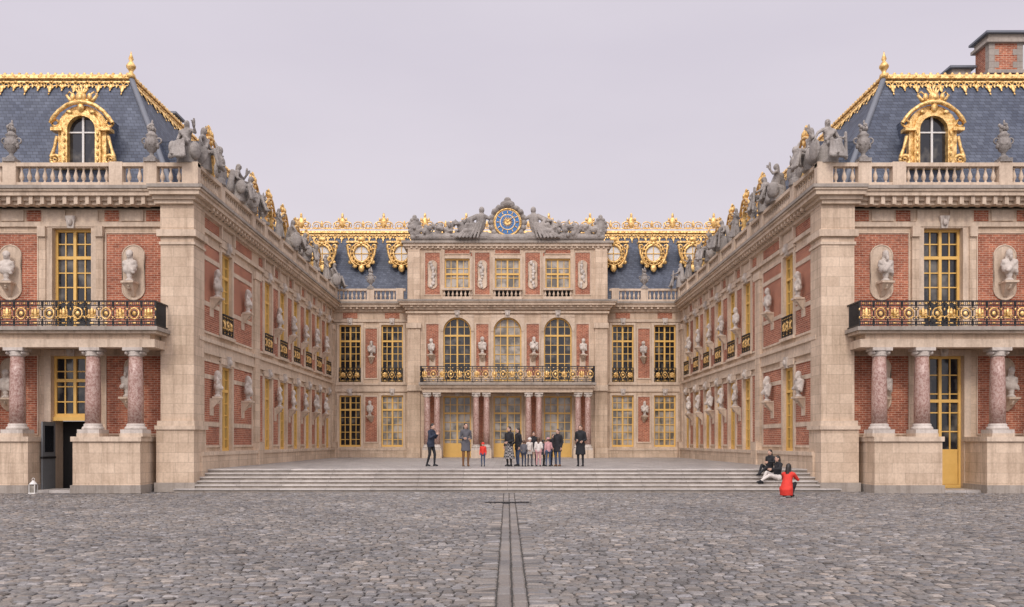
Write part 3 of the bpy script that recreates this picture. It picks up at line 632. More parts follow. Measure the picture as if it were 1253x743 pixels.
def body(J0=None,skin='skin',hair='hair_dark',top='cloth_black',legs='cloth_black',shoe='cloth_black',bulk=1.0,longhair=False,coat=None,hs=1.0,hat=None,hood=None):
    J=dict(BASE); J.update(J0 or {}); J={k:Vector(v) for k,v in J.items()}
    P=[]; t=tuple
    cap=lambda a,b_,r0,r1,m_:P.append(('cap',t(a),t(b_),r0,r1,m_))
    fd=J['fd'].normalized(); hd=J['head']; sd=fd.cross(Vector((0,0,1))).normalized(); up=Vector((0,0,1))
    hipc=(J['hipL']+J['hipR'])/2
    cap(J['hipL'],J['hipR'],.105*bulk,.105*bulk,top if coat else legs)
    cap(hipc+Vector((0,0,.05)),J['chest'],.125*bulk,.13*bulk,top)
    inL=J['shL'].lerp(J['shR'],.12); inR=J['shR'].lerp(J['shL'],.12)
    cap(J['chest'],J['chest'].lerp(inL,.8),.125*bulk,.08*bulk,top); cap(J['chest'],J['chest'].lerp(inR,.8),.125*bulk,.08*bulk,top)
    cap(inL,inR,.07*bulk,.07*bulk,top)
    cap(J['neck']-Vector((0,0,.03)),J['neck'].lerp(hd,.5),.056,.052,skin)
    cap(J['neck']-Vector((0,0,.05)),J['neck']-Vector((0,0,.01)),.075*bulk,.07*bulk,top)
    P.append(('ell',t(hd),(.076*hs,.092*hs,.112*hs),skin)); P.append(('ell',t(hd+fd*.035-up*.055),(.05*hs,.05*hs,.05*hs),skin))
    cap(hd+fd*.085*hs+up*.01,hd+fd*.105*hs-up*.022,.011,.015,skin)
    for s_ in (-1,1): P.append(('ell',t(hd+sd*s_*.078*hs-up*.005),(.016,.02,.03),skin))
    P.append(('ell',t(hd-fd*.022+up*.03),(.087*hs,.098*hs,.104*hs),hair))
    if longhair:
        cap(hd-fd*.06,J['neck']-fd*.08-up*.08,.075,.05,hair)
        for s_ in(-1,1): cap(hd+sd*s_*.06-fd*.02,J['neck']+sd*s_*.08-fd*.03-up*.05,.035,.03,hair)
    if hat: P.append(('ell',t(hd-fd*.01+up*.055),(.093*hs,.103*hs,.085*hs),hat))
    if hood: cap(J['neck']-fd*.09,J['neck']-fd*.07+up*.04,.07,.06,hood)
    for s_ in 'LR':
        cap(J['sh'+s_],J['el'+s_],.058*bulk,.045*bulk,top); cap(J['el'+s_],J['wr'+s_],.045*bulk,.033*bulk,top)
        cap(J['hip'+s_],J['knee'+s_],.088,.058,legs); cap(J['knee'+s_],J['ank'+s_],.06,.038,legs)
        cap(J['knee'+s_].lerp(J['ank'+s_],.15),J['knee'+s_].lerp(J['ank'+s_],.4),.05,.055,legs)
        a=J['ank'+s_]; tf=J['toe'].normalized()
        cap(a-up*.02-tf*.01,a-up*.045+tf*.15,.042,.033,shoe); cap(a-tf*.03-up*.05,a-up*.0,.037,.042,shoe)
    if coat: P.append(('loft',coat,top))
    def extra(o):
        for s_ in(-1,1):
            o.ell(t(hd+fd*.083*hs+sd*s_*.03+up*.012),(.012,.012,.008),'hair_dark' if skin=='skin' else skin,6,4)
            o.ell(t(hd+fd*.082*hs+sd*s_*.03+up*.032),(.018,.012,.005),hair if skin=='skin' else skin,6,4)
        o.ell(t(hd+fd*.088*hs-up*.048),(.022,.01,.007),'cloth_pink' if skin=='skin' else skin,6,4)
        for s_,sg in(('L',1),('R',-1)):
            w=J['wr'+s_]; d=(w-J['el'+s_]).normalized(); lat=d.cross(Vector((1,0,0)) if abs(d.x)<.8 else Vector((0,0,1))).normalized(); pn=d.cross(lat)
            o.cap(w-d*.02,w+d*.015,.026,.028,skin,8)
            for k in range(4):
                off=(k-1.5)*.019; b0=w+d*.01+lat*off*.7; b1=w+d*.085+lat*off; o.cap(b0,b1,.014,.011,skin,6)
                L=[.032,.04,.037,.028][k]; b2=b1+d*L+pn*.008*sg; b3=b2+d*L*.7+pn*.02*sg
                o.cap(b1,b2,.0095,.0085,skin,6); o.cap(b2,b3,.0085,.007,skin,6)
            t0=w+d*.03-lat*.025; t1=t0+d*.035-lat*.025; t2=t1+d*.03-lat*.005; o.cap(t0,t1,.012,.011,skin,6); o.cap(t1,t2,.011,.008,skin,6)
    return P,extra
def addperson(name,x,y,z,rz,h,**k):
    P,ex=body(**k)
    me=figure(P,.016,name,ex,h*1.04/1.72); o=bpy.data.objects.new(name,me); COL.objects.link(o); o.location=(x,y,z); o.rotation_euler=(0,0,rz); return o
TZ=.82
def coatr(z1,w=.2,d=.15,top=1.15): return [(0,0,z1,w,d),(0,0,(z1+.9)/2,w*.93,d*.93),(0,0,.95,.17,.125),(0,0,top,.145,.11)]
addperson('man_in_dark_jacket',-3.32,38.9,TZ,math.radians(60),1.78,J0=dict(elL=(.2,-.1,1.16),wrL=(.08,-.3,1.32),elR=(-.2,-.1,1.16),wrR=(-.06,-.3,1.30),chest=(0,-.04,1.27),shL=(.17,-.04,1.40),shR=(-.17,-.04,1.40),neck=(0,-.05,1.47),head=(0,-.1,1.6),kneeL=(.11,-.12,.5),ankL=(.11,-.1,.09),ankR=(-.1,.12,.09)),top='cloth_navy',legs='cloth_black',bulk=1.1,coat=coatr(.8,.18,.14))
addperson('woman_in_long_coat',-1.8,38.8,TZ,math.radians(15),1.8,J0=dict(wrL=(.12,-.2,1.1),wrR=(-.12,-.2,1.12)),top='cloth_grey',legs='leather',shoe='leather',longhair=True,hair='hair_dark',coat=coatr(.62,.2,.15))
addperson('child_in_red_jacket',-1.06,38.9,TZ,math.radians(-10),.98,top='cloth_red',legs='denim',hs=1.35,bulk=1.25,hat='cloth_red')
addperson('woman_in_plaid_skirt',.07,38.9,TZ,math.radians(-40),1.66,J0=dict(wrL=(.1,-.22,1.05)),top='cloth_black',legs='cloth_black',longhair=True,bulk=1.12)
mb=MB(); seg=24; vs=[]; R=[(.34,.27,.21),(.6,.23,.18),(.85,.19,.15),(1.0,.165,.135)]
for z,rx,ry in R:
    for i in range(seg):
        a=2*math.pi*i/seg; q=1+.05*math.cos(a*8)*(1-z); vs.append((rx*q*math.cos(a),ry*q*math.sin(a),z))
mb.add(vs,[(j*seg+i,j*seg+(i+1)%seg,(j+1)*seg+(i+1)%seg,(j+1)*seg+i) for j in range(3) for i in range(seg)],'cloth_plaid',True)
mb.build('skirt',bpy.data.objects['woman_in_plaid_skirt'])
kids=[(634,39.3,1.6,'cloth_black','denim',-60),(641,38.7,1.08,'cloth_grey','cloth_navy',160),(648,39.2,1.18,'cloth_cream','cloth_grey',30),(659,38.8,1.2,'cloth_cream','cloth_pink',170),(653,39.6,1.45,'cloth_black','cloth_black',0),(671,38.8,1.18,'cloth_pink','denim',200),(665,39.4,1.1,'cloth_grey','cloth_black',90),(677,39.5,1.35,'cloth_black','cloth_navy',20)]
for i,(px,y,h,tp,lg,r) in enumerate(kids):
    nm='adult_visitor' if h>1.3 else 'child_visitor'
    addperson(nm,(px-621)*y/1100,y,TZ,math.radians(r),h,top=tp,legs=lg,hs=1.0 if h>1.3 else 1.28,bulk=1.15,hair='hair_brown' if i%2 else 'hair_dark',hat='cloth_cream' if i in(2,) else ('cloth_pink' if i==5 else None),longhair=(i%3==0),coat=coatr(.75,.19,.15) if i%2==0 else None,
      J0=dict(kneeL=(.11,-.06,.5),ankL=(.12,-.05,.09),wrR=(-.16,-.2,1.0)))
addperson('woman_in_dark_coat',2.18,38.9,TZ,math.radians(-35),1.55,top='cloth_black',legs='denim',shoe='leather',hair='hair_brown',longhair=True,bulk=1.15,coat=coatr(.7,.2,.15))
addperson('woman_in_black_coat',3.15,38.8,TZ,math.radians(-20),1.72,J0=dict(wrL=(.14,-.2,1.05),wrR=(-.1,-.22,1.1)),top='cloth_black',legs='cloth_black',hair='hair_brown',longhair=True,bulk=1.12,coat=coatr(.5,.22,.17))
crJ=dict(hipL=(.1,.08,.27),hipR=(-.1,.08,.27),kneeL=(.15,-.30,.46),kneeR=(-.15,-.30,.44),ankL=(.13,-.08,.09),ankR=(-.13,-.08,.09),chest=(0,-.08,.62),shL=(.17,-.12,.74),shR=(-.17,-.12,.74),neck=(0,-.12,.82),head=(0,-.15,.96),elL=(.24,-.3,.56),elR=(-.24,-.3,.56),wrL=(.1,-.45,.62),wrR=(-.08,-.45,.62))
addperson('woman_in_red_coat',(963-621)*30.5/1100,30.5,0.01,math.radians(140),1.74,J0=crJ,top='cloth_red',legs='cloth_black',longhair=True,bulk=1.15,
  coat=[(0,.05,.06,.2,.2),(0,.06,.25,.21,.21),(0,.0,.45,.17,.17),(0,-.06,.62,.15,.13)])
stJ=dict(hipL=(.09,0,.11),hipR=(-.09,0,.11),kneeL=(.1,-.42,.2),kneeR=(-.1,-.40,.30),ankL=(.1,-.8,.0),ankR=(-.1,-.6,-.04),chest=(0,.04,.46),shL=(.17,.05,.59),shR=(-.17,.05,.59),neck=(0,.04,.66),head=(0,0,.8),elL=(.26,-.1,.42),elR=(-.25,.15,.36),wrL=(.15,-.35,.42),wrR=(-.24,.22,.12))
addperson('seated_woman',(951-621)*34.3/1100,34.3,.42,math.radians(-70),1.7,J0=stJ,top='cloth_black',legs='cloth_cream',longhair=True,bulk=1.1)
addperson('seated_woman_in_black',(942-621)*34.9/1100,34.9,.70,math.radians(-50),1.6,J0=stJ,top='cloth_black',legs='cloth_black',longhair=True,bulk=1.1)
# --- statues
def robe(J,z0=.02,w=.27,d=.24): return [(0,0,z0,w,d),(0,0,.5,w*.85,d*.85),(0,0,1.0,.17,.14),(0,0,1.25,.16,.13)]
ST='statue_stone'
def folds(a,b_,n,r,mat,sp=.5,seed=1):
    q=random.Random(seed); out=[]
    for i in range(n):
        t=i/(n-1)-.5; out.append(('cap',(a[0]+t*sp*.5,a[1]-.06*abs(t),a[2]+q.uniform(-.05,.05)),(b_[0]+t*sp,b_[1]-.08*(1-abs(t)),b_[2]),r*q.uniform(.7,1.1),r*q.uniform(.8,1.3),mat))
    return out
def statue_mesh(name,J,extra_prims=(),coat=None,mat=ST,vox=.026):
    P,ex=body(J,skin=mat,hair=mat,top=mat,legs=mat,shoe=mat,bulk=1.15,longhair=True,coat=coat)
    return figure(P+list(extra_prims),vox,name,ex,1.0)
sitJ=dict(hipL=(.1,0,.62),hipR=(-.1,0,.62),kneeL=(.16,-.42,.68),kneeR=(-.14,-.45,.6),ankL=(.2,-.45,.22),ankR=(-.12,-.6,.2),chest=(0,.02,.98),shL=(.2,0,1.12),shR=(-.2,0,1.12),neck=(0,0,1.2),head=(0.02,-.03,1.35))
seat=[('loft',[(0,.05,.0,.38,.32),(0,.05,.5,.3,.28),(0,.05,.62,.25,.22)],ST)]
s1=statue_mesh('seated_statue',{**sitJ,'elL':(.40,-.1,1.0),'wrL':(.42,-.25,1.22),'elR':(-.3,-.05,.85),'wrR':(-.15,-.3,.75)},
  seat+folds((0,-.38,.66),(.02,-.52,.1),7,.06,ST,.55,1)+[('cap',(.42,-.22,1.2),(.43,-.22,1.42),.06,.04,ST),('cap',(-.25,.15,1.1),(-.42,.2,.4),.1,.15,ST),('ell',(-.38,-.2,.5),(.13,.2,.26),ST),('cap',(-.2,-.08,1.1),(.18,-.14,.75),.05,.06,ST),('ell',(.4,-.1,.4),(.16,.24,.3),ST)])
s2=statue_mesh('seated_statue2',{**sitJ,'head':(-.04,-.03,1.35),'elL':(.32,-.1,.86),'wrL':(.3,-.38,.76),'elR':(-.4,.0,1.0),'wrR':(-.55,-.1,.8)},
  seat+folds((0,-.38,.64),(-.02,-.54,.1),7,.06,ST,.6,2)+[('ell',(-.55,-.05,.42),(.1,.28,.36),ST),('cap',(.2,.12,1.1),(.42,.2,.4),.1,.15,ST),('cap',(.38,-.4,.1),(.4,-.35,.95),.06,.05,ST),('cap',(.2,-.08,1.1),(-.18,-.14,.75),.05,.06,ST)])
s3=statue_mesh('standing_statue',{'elL':(.3,-.05,1.2),'wrL':(.2,-.25,1.35),'elR':(-.28,.03,1.15),'wrR':(-.3,-.15,.95),'kneeL':(.12,-.15,.52)},
  folds((0,-.1,1.1),(0,-.22,.08),7,.05,ST,.45,3)+[('cap',(-.15,.1,1.4),(.22,-.1,.8),.09,.09,ST),('cap',(.2,-.1,.8),(.25,0,.2),.08,.1,ST)],coat=robe(None))
def urn_mesh():
    mb=MB()
    mb.box(-.2,.2,-.2,.2,0,.12,ST)
    mb.lathe(0,0,.12,[(.16,0),(.15,.06),(.06,.14),(.07,.2),(.16,.3),(.2,.46),(.21,.62),(.15,.68),(.17,.74),(.19,.78),(.12,.84),(.1,.9)],ST,14)
    for s in(-1,1):
        mb.frame((0,0,0),(1,0,0),(0,1,0)); mb.ring(s*.23,0,.72,.09,.03,ST,seg=10); mb.ell((s*.2,0,.55),(.06,.08,.1),ST,6,4); mb.noframe()
    for i in range(8):
        a=i*math.pi/4; mb.ell((.17*math.cos(a),.17*math.sin(a),.6),(.05,.05,.08),ST,6,4)
    q=random.Random(5)
    for i in range(14):
        mb.ell((q.uniform(-.09,.09),q.uniform(-.09,.09),1.02+i*.018),(.06,.06,.1-.003*i),ST,6,4)
    mb.ell((.02,0,1.33),(.035,.035,.09),ST,6,4)
    return mb.build('urn',coll=False)
UR=urn_mesh()
def trophy_mesh():
    pr=[('cap',(0,0,0),(0,0,1.1),.16,.13,ST),('ell',(0,-.05,.85),(.22,.17,.24),ST),('ell',(0,0,1.3),(.13,.15,.17),ST),('cap',(0,.05,1.35),(0,.16,1.6),.06,.04,ST),('ell',(.26,-.05,.5),(.16,.1,.3),ST),('ell',(-.26,-.05,.5),(.16,.1,.3),ST),
        ('cap',(-.3,0,.1),(.32,0,1.2),.035,.03,ST),('cap',(.3,0,.1),(-.32,0,1.2),.035,.03,ST),('loft',[(0,0,0,.32,.24),(0,0,.25,.26,.2)],ST)]
    return figure(pr,.028,'trophy')
TR=trophy_mesh()
P,ex=body(dict(elL=(.2,.02,1.28),wrL=(.2,.02,1.27),elR=(-.2,.02,1.28),wrR=(-.2,.02,1.27)),skin='bust_marble',hair='bust_marble',top='bust_marble',legs='bust_marble',shoe='bust_marble',longhair=True,hs=1.1)
keep=[]
for p in P:
    if p[0]=='cap':
        if min(p[1][2],p[2][2])<1.1: continue
    elif p[0]=='ell' and p[1][2]<1.1: continue
    keep.append(p)
def off(p,dz):
    f=lambda q:(q[0],q[1]-.18,q[2]+dz)
    return ('cap',f(p[1]),f(p[2]),p[3],p[4],p[5]) if p[0]=='cap' else ('ell',f(p[1]),p[2],p[3])
base_b=[off(p,-.52) for p in keep]+[('ell',(0,-.18,.66),(.22,.14,.17),'bust_marble'),('cap',(-.18,-.2,.85),(.15,-.28,.62),.05,.05,'bust_marble'),('cap',(-.12,-.2,.80),(.17,-.27,.55),.04,.05,'bust_marble'),('cap',(0,-.18,.42),(0,-.18,.6),.08,.1,'bust_marble')]
kA=list(base_b)
for k in range(9):
    a=math.pi*k/8; kA.append(('ell',(.085*math.cos(a),-.2,1.13+.09*math.sin(a)),(.035,.05,.035),'bust_marble'))
# bearded, toga variant
kB=list(base_b)+[('ell',(0,-.29,.98),(.05,.05,.09),'bust_marble'),('cap',(.2,-.18,.88),(-.1,-.32,.6),.06,.07,'bust_marble'),('cap',(.2,-.15,.85),(.2,-.2,.5),.07,.05,'bust_marble')]
def bex(o):
    o.lathe(0,-.18,.3,[(.13,0),(.13,.04),(.07,.09),(.065,.13),(.1,.18)],'bust_marble',12)
    o.box(-.2,.2,-.36,.0,.24,.30,'stone_trim'); 
    o.add([(-.17,-.33,.24),(.17,-.33,.24),(.17,.1,.24),(-.17,.1,.24),(-.06,0,-.12),(.06,0,-.12),(.06,.1,-.12),(-.06,.1,-.12)],[(4,5,1,0),(5,6,2,1),(7,4,0,3),(6,7,3,2),(4,7,6,5)],'stone_trim')
    o.frame((0,0,0),(0,1,0),(1,0,0)); o.ring(-.2,0,.14,.07,.04,'stone_trim',seg=9); o.noframe()
BMS=[figure(kA,.018,'bust',bex),figure(kB,.018,'bust_b',bex)]
for i,(x,y,z,r,sc) in enumerate(BUSTS):
    q_=sc*random.uniform(.92,1.06)
    inst('marble_bust',random.choice(BMS),(x,y,z+.12),r+random.uniform(-.35,.35)*(1 if sc<1.24 else .5),(q_,q_,q_))
for s in (-1,1):
    yb=34.6-.62
    for x in (13.45,18.75): inst('stone_urn',UR,(s*x,yb,12.43),0,1.15)
    inst('stone_statue',s1 if s<0 else s2,(s*12.15,yb+.05,12.4),s*.25,1.12 if s<0 else 1.15)
    inst('stone_statue',s2 if s<0 else s1,(s*11.8,34.95,12.4),-s*math.pi/2,1.15)
    xs=s*11.8
    seq=[(36.8,TR,1.1),(39.4,s1,1.15),(41.3,s2,1.15),(43.4,UR,1.1),(46.4,s3,.9),(49.4,s2,1.15),(52.4,s1,1.15),(55.4,TR,1.15),(58.4,s3,.95),(61.3,s2,1.15)]
    for y,me,sc in seq:
        nm={'urn':'stone_urn','trophy':'stone_trophy'}.get(me.name,'stone_statue')
        inst(nm,me,(xs,y,12.38),-s*math.pi/2+random.uniform(-.5,.5),sc)
    inst('stone_urn',UR,(s*9.4,61.8,12.38),0,1.1)
# ------------------------------------------------------------------ clock & pediment sculpture
mb=MB().frame((0,60.85,16.75),(1,0,0),(0,-1,0))
n=32
def disc(r,d,mat): mb.add([(r*math.cos(2*math.pi*i/n),d,r*math.sin(2*math.pi*i/n)) for i in range(n)]+[(r*math.cos(2*math.pi*i/n),d-.12,r*math.sin(2*math.pi*i/n)) for i in range(n)],[tuple(range(n))]+[(i,(i+1)%n,n+(i+1)%n,n+i) for i in range(n)],mat)
disc(1.02,.0,'statue_stone'); disc(.9,.04,'gold'); disc(.8,.06,'blue_enamel'); disc(.5,.075,'whitepaint'); disc(.46,.085,'blue_enamel'); disc(.2,.1,'gold')
mb.ring(0,.05,0,.9,.06,'gold',seg=28); mb.ring(0,.07,0,.52,.03,'gold',seg=24)
for i in range(12):
    a=i*math.pi/6; c_,s_=math.cos(a),math.sin(a)
    mb.tube([(.58*c_,.09,.58*s_),(.74*c_,.09,.74*s_)],.035,'gold',5)
for i in range(16):
    a=(i+.5)*math.pi/8; mb.tube([(.2*math.cos(a),.11,.2*math.sin(a)),(.38*math.cos(a),.1,.38*math.sin(a))],[.04,.008],'gold',4)
mb.tube([(0,.14,0),(-.25,.14,.42)],[.04,.015],'gold',5); mb.tube([(0,.15,0),(.5,.15,.42)],[.035,.012],'gold',5)
clock=mb.build('clock')
pr=[]; rr=random.Random(3)
for i in range(20):
    a=math.pi*2*i/20; pr.append(('ell',(1.13*math.cos(a),0,1.25+1.13*math.sin(a)),(.2,.22,.2),ST))
pr+=[('cap',(-1.3,0,.2),(1.3,0,.2),.3,.3,ST),('ell',(0,-.05,2.5),(.5,.3,.26),ST),('ell',(0,-.1,2.76),(.24,.2,.2),ST)]
for i in range(7):
    pr.append(('ell',(-.9+.3*i,-.1,2.42-.4*((i-3)/3)**2+rr.uniform(-.05,.08)),(.17,.18,.19),ST))
for s in(-1,1):
    K=1.2
    f=lambda x,y,z:(s*(1.35+(x-1.35)*K if x>1.35 else x),y,z*K if z>.3 else z)
    g=lambda x,y,z:(s*x,y,z)
    pr+=[('cap',f(1.75,-.1,.75),f(1.7,-.1,1.3),.3,.34,ST),('ell',f(1.68,-.15,1.72),(.19,.21,.24),ST),('cap',f(1.7,-.1,1.45),f(1.67,-.12,1.65),.13,.12,ST),('cap',f(1.5,-.1,1.38),f(1.25,-.15,1.25),.14,.11,ST),('cap',f(1.95,-.1,1.38),f(2.3,-.15,1.1),.15,.11,ST),('cap',f(2.3,-.15,1.1),f(2.2,-.35,.85),.11,.09,ST),
         ('cap',f(1.8,-.15,.7),f(2.5,-.3,.85),.23,.17,ST),('cap',f(2.5,-.3,.85),f(2.85,-.3,.32),.16,.1,ST),('cap',f(1.8,-.2,.55),f(2.6,-.4,.5),.22,.17,ST),('cap',f(2.6,-.4,.5),f(3.1,-.4,.2),.14,.1,ST),
         ('cap',g(1.4,0,.3),g(6.4,0,.25),.34,.22,ST)]
    for k in range(6): pr.append(('cap',f(1.62+k*.12,-.35,1.05-.03*k),f(1.9+k*.2,-.5,.15),.06,.08,ST))
    for k in range(6): pr.append(('cap',f(1.95+.06*k,.1,1.5-.08*k),f(2.6+.1*k,.15,1.25-.14*k),.1,.06,ST))
    for k in range(48):
        x=2.3+k*.085; h=1.45-.3*((x-2.3)/1.7)**.8
        pr.append(('ell',g(x,rr.uniform(-.3,.05),rr.uniform(.25,max(.45,h))),(rr.uniform(.08,.22),.15,rr.uniform(.08,.22)),ST))
        if k%7==0: pr.append(('cap',g(x,0,.3),g(x+rr.uniform(.3,.7)*rr.choice((-1,1)),0,h+rr.uniform(0,.25)),.06,.05,ST))
        if k%9==1: pr.append(('ell',g(x,-.15,h*.7),(.27,.1,.33),ST))
        if k%6==2: pr.append(('ell',g(x,-.05,h),(.16,.14,.17),ST)); 
    for k in range(12):
        a=k*math.pi/6; pr.append(('ell',g(6.3+.38*math.cos(a),0,.95+.55*math.sin(a)),(.13,.14,.14),ST))
    pr+=[('ell',g(6.3,0,.9),(.4,.16,.56),ST),('ell',g(6.3,-.12,.9),(.2,.12,.25),ST),('ell',g(6.3,0,1.65),(.15,.12,.14),ST)]
pm=figure(pr,.033,'pediment_sculpture')
inst('pediment_sculpture',pm,(0,60.95,15.5))
# ------------------------------------------------------------------ terrace and steps
mb=MB()
N=6
for i in range(N):
    z0,z1=TZ*i/N,TZ*(i+1)/N; hw=12.45-.17*i if i<3 else 12.0-.02*i
    y=33.5+i*.34; y2=y+.5 if i<N-1 else y+.6
    mb.box(-hw,hw,y+.06,y2,z0-(.02 if i else .05),z1-.05,'stone_grey'); mb.box(-hw-.01,hw+.01,y,y2,z1-.05,z1,'step_stone')
mb.build('marble_steps')
mb=MB(); mb.box(-12,12,33.5+5*.34+.6,62.2,.2,TZ,'marble_paving'); mb.build('marble_terrace')
# ------------------------------------------------------------------ courtyard setts
rw=.13;bw=.17
y=7.5
cx=[];cy=[];sx=[];sy=[]
while y<33.75:
    h=rw*rng.uniform(.86,1.14); hw=.6*y+3.5
    x=-hw+rng.uniform(0,.2)
    n=int(2*hw/bw)+2
    w=bw*rng.uniform(.7,1.32,n); xe=x+np.cumsum(w); c=xe-w/2
    cx.append(c);cy.append(np.full(n,y+h/2)+.05*np.sin(c*.9+y*.15)+.03*np.sin(c*2.3));sx.append(w);sy.append(np.full(n,h)); y+=h
cx=np.concatenate(cx);cy=np.concatenate(cy);sx=np.concatenate(sx);sy=np.concatenate(sy)
SL,SR=-.135,.245
k=((cx-sx/2>SR+.01)|(cx+sx/2<SL-.01))&(~((np.abs(cx)<.75)&(np.abs(cy-28)<.25))); cx,cy,sx,sy=cx[k],cy[k],sx[k],sy[k]
for sgn_,edge in ((1,SR),(-1,SL)):
    inner=cx-sgn_*sx/2; q_=(np.abs(inner-edge)<.19)&((cx-edge)*sgn_>0)&(cy<33)
    mv=inner[q_]-edge; cx[q_]-=mv/2; sx[q_]+=np.abs(mv)
n=len(cx); gap=.010
hx=sx/2-gap*rng.uniform(.6,1.6,n); hy=sy/2-gap*rng.uniform(.6,1.6,n); zt=rng.normal(0,.005,n)+.012*np.sin(cx*.35)*np.cos(cy*.3); tx=rng.normal(0,.045,n); ty=rng.normal(0,.045,n)
tone=np.clip(rng.normal(.5,.26,n),0,1); hue=rng.uniform(0,1,n)
# channel slabs as larger, flatter stones of the same kind
ax=[];ay=[];asx=[];asy=[]
for c,st in ((-.04,0),(.15,.27)):
    y=7.5+st
    while y<33.3:
        L=min(rng.uniform(.38,.62),33.45-y)
        if not (27.6<y+L and y<28.3): ax.append(c);ay.append(y+L/2);asx.append(.165);asy.append(L-.02)
        y+=L
na=len(ax)
cx=np.concatenate([cx,ax]);cy=np.concatenate([cy,ay]);hx=np.concatenate([hx,np.array(asx)/2]);hy=np.concatenate([hy,np.array(asy)/2])
zt=np.concatenate([zt,rng.normal(.004,.003,na)]);tx=np.concatenate([tx,rng.normal(0,.01,na)]);ty=np.concatenate([ty,rng.normal(0,.008,na)])
tone=np.concatenate([tone,np.clip(rng.normal(.62,.12,na),0,1)]);hue=np.concatenate([hue,rng.uniform(.2,.7,na)]); n=len(cx)
q=np.array([(-1,-1),(1,-1),(1,1),(-1,1)])
V=np.zeros((n,12,3))
for L,(ins,dz) in enumerate(((0,-.07),(.0,-.015),(.02,0))):
    for c in range(4):
        jx=rng.uniform(-.006,.006,n);jy=rng.uniform(-.006,.006,n)
        px=q[c,0]*(hx-ins)+jx;py=q[c,1]*(hy-ins)+jy
        V[:,L*4+c,0]=cx+px;V[:,L*4+c,1]=cy+py;V[:,L*4+c,2]=zt+dz+(px*tx+py*ty)
F=[]
for L in (0,1):
    for c in range(4): F.append((L*4+c,L*4+(c+1)%4,(L+1)*4+(c+1)%4,(L+1)*4+c))
F.append((8,9,10,11)); F=np.array(F)
FF=(F[None]+12*np.arange(n)[:,None,None]).reshape(-1,4)
me=bpy.data.meshes.new('cobblestone_paving'); me.from_pydata(V.reshape(-1,3).tolist(),[],FF.tolist()); me.materials.append(M['setts'])
at=me.attributes.new('tone','FLOAT','FACE'); at.data.foreach_set('value',np.repeat(tone,9).astype(np.float32))
at=me.attributes.new('hue','FLOAT','FACE'); at.data.foreach_set('value',np.repeat(hue,9).astype(np.float32))
o=bpy.data.objects.new('cobblestone_courtyard',me); COL.objects.link(o)
mb=MB(); 
mb.quad((-24,7,-.026),(24,7,-.026),(27,34,-.026),(-27,34,-.026),'joint_earth'); mb.build('sett_bedding')
mb=MB(); mb.quad((-900,-900,-.04),(900,-900,-.04),(900,900,-.04),(-900,900,-.04),'sheet'); mb.build('ground')
mb=MB(); mb.box(-.68,.68,27.8,27.84,-.03,.01,'iron'); mb.box(-.68,.68,28.16,28.2,-.03,.01,'iron')
for i in range(28): x=-.66+i*.049; mb.box(x-.012,x+.012,27.84,28.16,-.03,.006,'iron')
mb.build('drain_grate')
mb=MB(); 
mb.box(-.12,.12,-.12,.12,0,.04,'whitepaint')
for a in(-1,1):
    for b_ in(-1,1): mb.box(a*.1-.012,a*.1+.012,b_*.1-.012,b_*.1+.012,.04,.34,'whitepaint')
mb.box(-.08,.08,-.08,.08,.04,.3,'glass_curtain'); mb.lathe(0,0,.34,[(.16,0),(.13,.03),(.05,.12),(.02,.14)],'whitepaint',8)
mb.frame((0,0,0),(1,0,0),(0,1,0)); mb.ring(0,0,.52,.05,.01,'whitepaint',seg=10); mb.noframe()
mb.build('lantern',loc=(-17.25,32.7,0))
# ------------------------------------------------------------------ light, world, camera
EL=math.radians(38); AZ=math.radians(190)
dv=Vector((math.sin(AZ)*math.cos(EL),math.cos(AZ)*math.cos(EL),math.sin(EL)))
w=bpy.data.worlds.new('World'); S.world=w; w.use_nodes=True; nt=w.node_tree; bg=nt.nodes['Background']
sky=nd(nt,'ShaderNodeTexSky',sky_type='NISHITA'); sky.sun_disc=False; sky.sun_elevation=EL; sky.sun_rotation=AZ; sky.dust_density=3
bg.inputs['Strength'].default_value=.1
tc=nd(nt,'ShaderNodeTexCoord'); sp=nd(nt,'ShaderNodeSeparateXYZ'); nt.links.new(tc.outputs['Generated'],sp.inputs[0])
r=ramp(nt,sp.outputs[2],[(0.0,(.76,.71,.73)),(.15,(.765,.705,.755)),(.4,(.72,.665,.745)),(1.0,(1,.95,.97))])
mp=nd(nt,'ShaderNodeMapping'); mp.inputs['Scale'].default_value=(1,1,3); nt.links.new(tc.outputs['Generated'],mp.inputs[0])
cl=ramp(nt,noise(nt,1.6,5,mp.outputs[0]),[(.3,(.94,.94,.95)),(.7,(1.04,1.04,1.035))])
oc=mixc(nt,1.0,r,cl,'MULTIPLY')
mz=nd(nt,'ShaderNodeMapRange'); mz.inputs[1].default_value=.45; mz.inputs[2].default_value=1; mz.inputs[3].default_value=1; mz.inputs[4].default_value=1.5
nt.links.new(sp.outputs[2],mz.inputs[0])
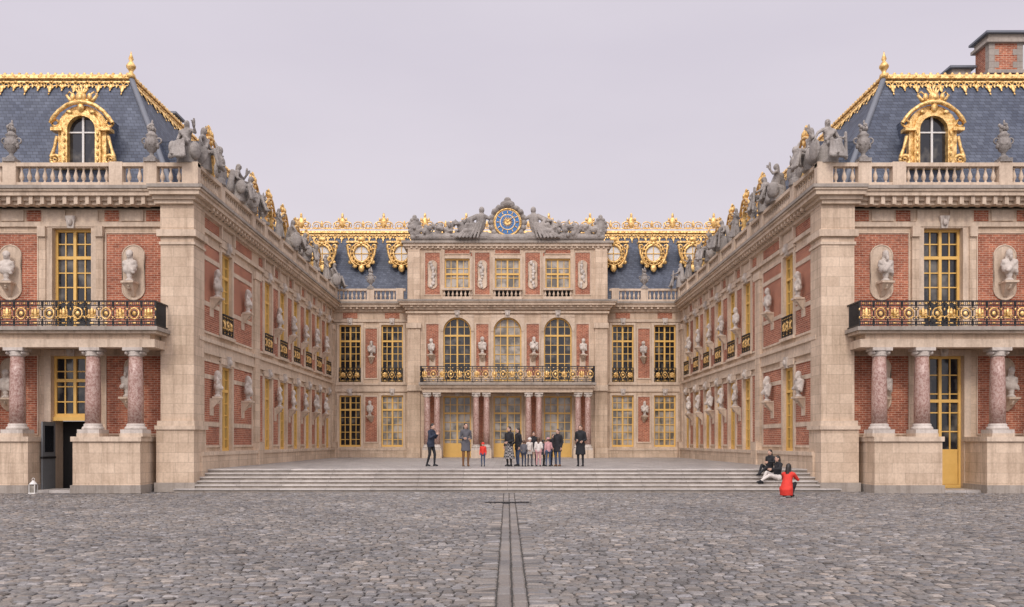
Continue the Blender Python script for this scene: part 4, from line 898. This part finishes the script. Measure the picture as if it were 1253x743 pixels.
dt=nd(nt,'ShaderNodeVectorMath',operation='DOT_PRODUCT'); nt.links.new(tc.outputs['Generated'],dt.inputs[0]); dt.inputs[1].default_value=tuple(dv)
m0=nd(nt,'ShaderNodeMath',operation='MAXIMUM'); nt.links.new(dt.outputs['Value'],m0.inputs[0]); m0.inputs[1].default_value=0
m1=nd(nt,'ShaderNodeMath',operation='POWER'); nt.links.new(m0.outputs[0],m1.inputs[0]); m1.inputs[1].default_value=2.5
m2=nd(nt,'ShaderNodeMath',operation='MULTIPLY_ADD'); nt.links.new(m1.outputs[0],m2.inputs[0]); m2.inputs[1].default_value=1.5; nt.links.new(mz.outputs[0],m2.inputs[2])
vm=nd(nt,'ShaderNodeVectorMath',operation='SCALE'); nt.links.new(oc,vm.inputs[0]); nt.links.new(m2.outputs[0],vm.inputs['Scale'])
bg2=nd(nt,'ShaderNodeBackground'); nt.links.new(vm.outputs[0],bg2.inputs['Color']); bg2.inputs['Strength'].default_value=1.0
nt.links.new(sky.outputs[0],bg.inputs['Color']); mx=nd(nt,'ShaderNodeMixShader'); mx.inputs[0].default_value=.93
nt.links.new(bg.outputs[0],mx.inputs[1]); nt.links.new(bg2.outputs[0],mx.inputs[2]); nt.links.new(mx.outputs[0],nt.nodes['World Output'].inputs[0])
L=bpy.data.lights.new('sun','SUN'); L.energy=1.2; L.angle=math.radians(14); L.color=(1,.93,.85); lo=bpy.data.objects.new('sun',L); COL.objects.link(lo)
lo.rotation_euler=dv.to_track_quat('Z','Y').to_euler(); lo.location=(0,-20,40)
cam=bpy.data.cameras.new('camera'); co=bpy.data.objects.new('camera',cam); COL.objects.link(co); S.camera=co
co.location=(0,0,1.88); co.rotation_euler=(math.pi/2,0,0); cam.sensor_width=36; cam.lens=36*1100/1253
cam.shift_x=5.5/1253; cam.shift_y=169.5/1253; cam.clip_end=3000; cam.clip_start=.1
S.view_settings.view_transform='Standard'; S.view_settings.look='None'; S.view_settings.exposure=0
print('verts',sum(len(m.vertices) for m in bpy.data.meshes),'sett',n)
